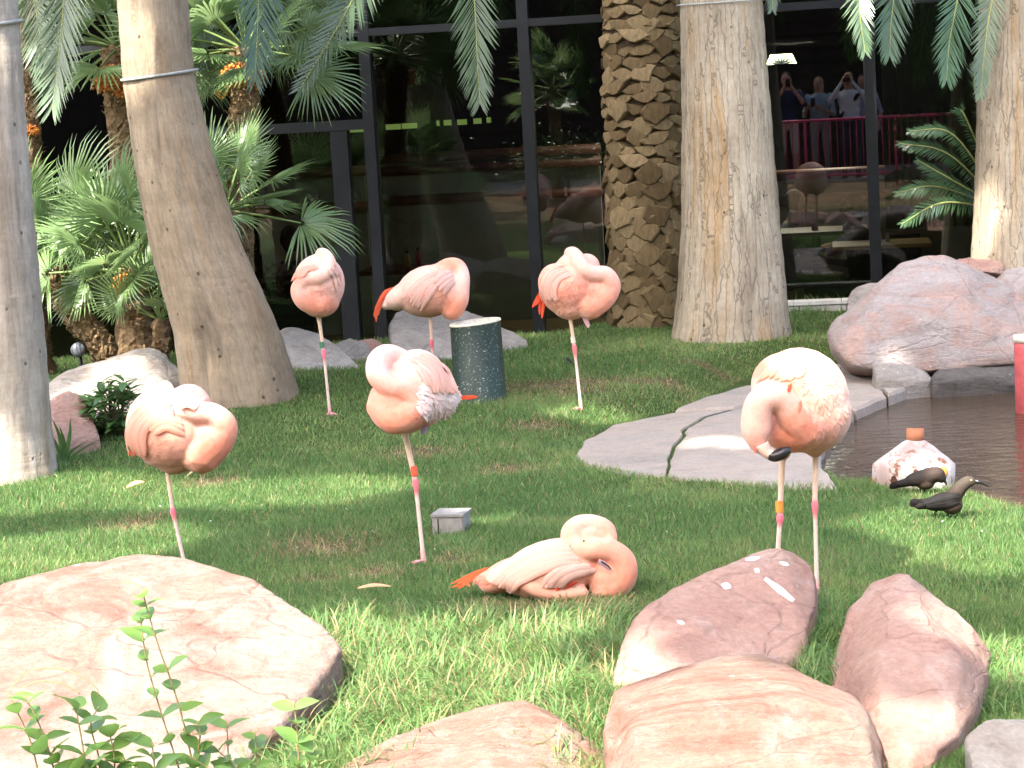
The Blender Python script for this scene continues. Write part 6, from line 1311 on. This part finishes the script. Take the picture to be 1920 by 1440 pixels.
# ------------------------------------------------------------------ inside the restaurant
ROT = WM.to_3x3()
m_yel = plain('yellow_wood', (.45, .25, .06), .4, .4, .2, 6); m_redwood = plain('red_brown_wood', (.13, .045, .03), .5, .3, .3, 8); m_cream = plain('cream_panel', (.30, .28, .22), .8, .2, .15, 4); m_olive = plain('olive_curtain', (.085, .095, .045), .9, .1, .2, 8)
def table(label, u, v, D, w_, d_, mat, slats=0):
    p = at(u, v, D); o = empty('table', Vector((p.x, p.y, Z0)), label, 'table', rot=ROT); h = p.z - Z0
    if slats:
        for i in range(slats): MB().box((-w_ / 2, -d_ / 2 + d_ * i / slats, h - .03), (w_ / 2, -d_ / 2 + d_ * (i + .86) / slats, h)).obj('board', mat, o, False)
    else: MB().box((-w_ / 2, -d_ / 2, h - .035), (w_ / 2, d_ / 2, h)).obj('table_top', mat, o, False)
    MB().tube([(0, 0, .02), (0, 0, h - .03)], .04, 12).obj('leg', m_frame, o); MB().box((-.25, -.25, 0), (.25, .25, .025)).obj('base', m_frame, o, False); return o, h
tA, hA = table('yellow slatted wooden table just inside the right window', 1652, 454, 17.75, .80, .62, m_yel, 6)
tB, hB = table('dark dining table with plates behind the right window', 1530, 430, 18.9, .9, .7, m_redwood); tC, hC = table('dark dining table with bottles behind the door glass', 770, 500, 18.4, .8, .7, m_redwood)
def bottle(label, u, v, D, h, r_, c, nm='bottle', cat='bottle'):
    p = at(u, v, D); o = empty(nm, p, label, cat); mm = plain(nm + '_mat', c, .3, .5, .1, 10, 0); MB().tube([(0, 0, 0), (0, 0, h * .6), (0, 0, h * .75), (0, 0, h)], [r_, r_, r_ * .5, r_ * .45], 14).obj('glass', mm, o); MB().tube([(0, 0, h), (0, 0, h * 1.12)], r_ * .55, 12).obj('lid', m_frame, o)
bottle('pale sauce bottle on the yellow table', 1650, 456, 17.72, .10, .022, (.55, .55, .35)); bottle('white shaker on the yellow table', 1664, 455, 17.75, .085, .02, (.6, .58, .52)); bottle('red bottle on the table behind the door glass', 786, 498, 18.4, .14, .022, (.45, .04, .06)); bottle('yellow bottle on the table behind the door glass', 765, 500, 18.3, .12, .025, (.5, .36, .04)); bottle('red cup on the dark dining table', 1528, 432, 18.8, .09, .03, (.35, .06, .05))
def chair(label, u, D, yaw, v=440):
    p = at(u, v, D); o = empty('chair', Vector((p.x, p.y, Z0)), label, 'chair', rot=Matrix.Rotation(yaw, 3, 'Z'))
    MB().box((-.2, -.2, .43), (.2, .2, .47)).obj('seat', m_frame, o, False); MB().box((-.19, -.21, .55), (.19, -.185, .92)).obj('backrest', m_frame, o, False)
    for sx in (-1, 1):
        for sy in (-1, 1): MB().tube([(.18 * sx, .18 * sy, 0), (.18 * sx, .18 * sy, .45 if sy > 0 else .9)], .013, 8).obj('leg', m_frame, o)
chair('black chair behind the yellow table', 1692, 18.6, math.pi); chair('dark chair under the plaid shirted person', 545, 18.3, 0.0, 560)
def seated(u, v, D, label, yaw, cols, reach=False):
    p = at(u, v, D); J = dict(pelvis=(0, 0, .52), chest=(0, .03, .86), neck=(0, .05, 1.04), head=(0, .09, 1.20), sh_l=(-.19, .03, .98), sh_r=(.19, .03, .98), el_l=(-.26, .12, .72), el_r=(.25, .22, .80), wr_l=(-.16, .34, .76), wr_r=(.18, .46, .84) if reach else (.14, .36, .76), hip_l=(-.09, .02, .50), hip_r=(.09, .02, .50), kn_l=(-.11, .45, .50), kn_r=(.11, .45, .50), an_l=(-.11, .45, .09), an_r=(.11, .45, .09))
    return person(label, Vector((p.x, p.y, Z0)), Matrix.Rotation(yaw, 3, 'Z'), J, cols)
seated(1615, 400, 18.5, 'seated person in black with white collar behind the right window', math.pi * .52, dict(shirt=(.02, .018, .018), pants=(.02, .02, .02), hair=(.012, .01, .01), skin=(.16, .09, .06), hairlen=.02, long=True, extra=[((-.02, .13, 1.02), (.04, .10, 1.0), .05, .05, (.45, .42, .38))]), True)
seated(548, 500, 18.2, 'seated person in a plaid shirt seen from behind the door glass', .15, dict(shirt=(.10, .06, .06), pants=(.04, .04, .05), hair=(.03, .025, .02), plaid=(.30, .25, .24), long=True))
seated(1475, 400, 19.6, 'seated person in grey at the dark dining table', -math.pi * .5, dict(shirt=(.16, .17, .18), pants=(.05, .05, .05), hair=(.10, .09, .08)))
def booth(label, u0, u1, vtop, D, rails, panel=True):
    a, b = at(u0, vtop, D), at(u1, vtop, D); o = empty('booth_partition', Vector((a.x, a.y, Z0)), label, 'partition', rot=ROT); w_ = (ROT.inverted() @ (b - a)).x; h = a.z - Z0
    if panel: MB().box((0, 0, 0), (w_, .05, h - .02)).obj('panel', m_cream, o, False)
    for r_ in rails: MB().tube([(-.02, -.03, h - r_), (w_ + .02, -.03, h - r_)], .05, 12).obj('rail', m_redwood, o)
booth('cream booth partition with red brown rails behind the right window', 1440, 1860, 330, 20.2, (0.0, .24)); booth('cream partition with wooden rails behind the middle pane', 700, 1130, 300, 21.5, (0.0, .12, .42)); booth('pale partition beside the door glass', 480, 690, 330, 21.0, (0.0, .35))
cu = at(1745, 210, 18.9); oc = empty('curtain', Vector((cu.x, cu.y, Z0)), 'olive green curtain hanging inside the right window', 'curtain', rot=ROT); V = []; F = []
for i in range(61):
    x = -.42 + .84 * i / 60; y_ = .03 * math.sin(i * 1.15) + .012 * math.sin(i * 2.9); V += [(x, y_, .95), (x, y_, 3.6)]
for i in range(60): F.append([2 * i, 2 * i + 2, 2 * i + 3, 2 * i + 1])
ob('cloth', mesh('cloth', V, F, m_olive), oc)
# lit lamps inside
m_green = emat('fluorescent_green', (.55, .75, .20), .07)
for k, (u, v, w_) in enumerate([(668, 243, 32), (737, 238, 28), (767, 236, 30), (821, 231, 5), (839, 230, 14), (866, 229, 18), (895, 227, 15), (916, 225, 8)]):
    p = at(u, v, 24.0); o = empty('strip_light', p, 'glowing yellow green light panel in the row behind the glass, %s from the left' % ['first', 'second', 'third', 'fourth', 'fifth', 'sixth', 'seventh', 'last'][k], 'light', 'row of lit panels behind the glass', ROT); w_ = w_ / 2 * 24 / FPX
    MB().box((-w_, 0, -.03), (w_, .02, .03)).obj('diffuser', m_green, o, False); MB().box((-w_ - .01, .022, -.04), (w_ + .01, .06, .04)).obj('housing', m_frame, o, False)
p = at(1465, 112, 21.0); o = empty('ceiling_lamp', p, 'glowing lamp with dark petal pattern behind the right window', 'lamp', rot=ROT); s_ = 21 / FPX
ob('panel', MB().add([(-28 * s_, 0, -8 * s_), (28 * s_, 0, -8 * s_), (20 * s_, 0, 10 * s_), (-20 * s_, 0, 10 * s_)], [[0, 1, 2, 3]]).mesh('panel', emat('lamp_panel', (.8, 1.0, .55), .25), False), o)
la = bpy.data.lights.new('dining_light', 'AREA'); la.energy = 22; la.size = .6; la.color = (1, .9, .7); lo = ob('lamp_light', la, o, loc=(.0, -.3, .15))
for i in range(7):
    a = math.radians(15 + 25 * i); MB().tube([(0, -.01, -8 * s_), (math.cos(a) * 12 * s_, -.01, -8 * s_ + math.sin(a) * 9 * s_), (math.cos(a) * 24 * s_, -.01, -8 * s_ + math.sin(a) * 19 * s_)], [.003, .012, .004], 6).obj('petal', m_frame, o)
p = at(415, 176, 19.5); o = empty('wall_lamp', p, 'small glowing amber bowl lamp left of the shaggy palm', 'lamp'); ob('shade', MB().tube([(0, 0, -.05), (0, 0, -.01), (0, 0, .035)], [.015, .05, .075], 16).mesh('shade', emat('amber_shade', (1.0, .50, .08), .12)), o); MB().box((-.02, .06, -.06), (.02, .08, .04)).obj('bracket', m_frame, o, False)
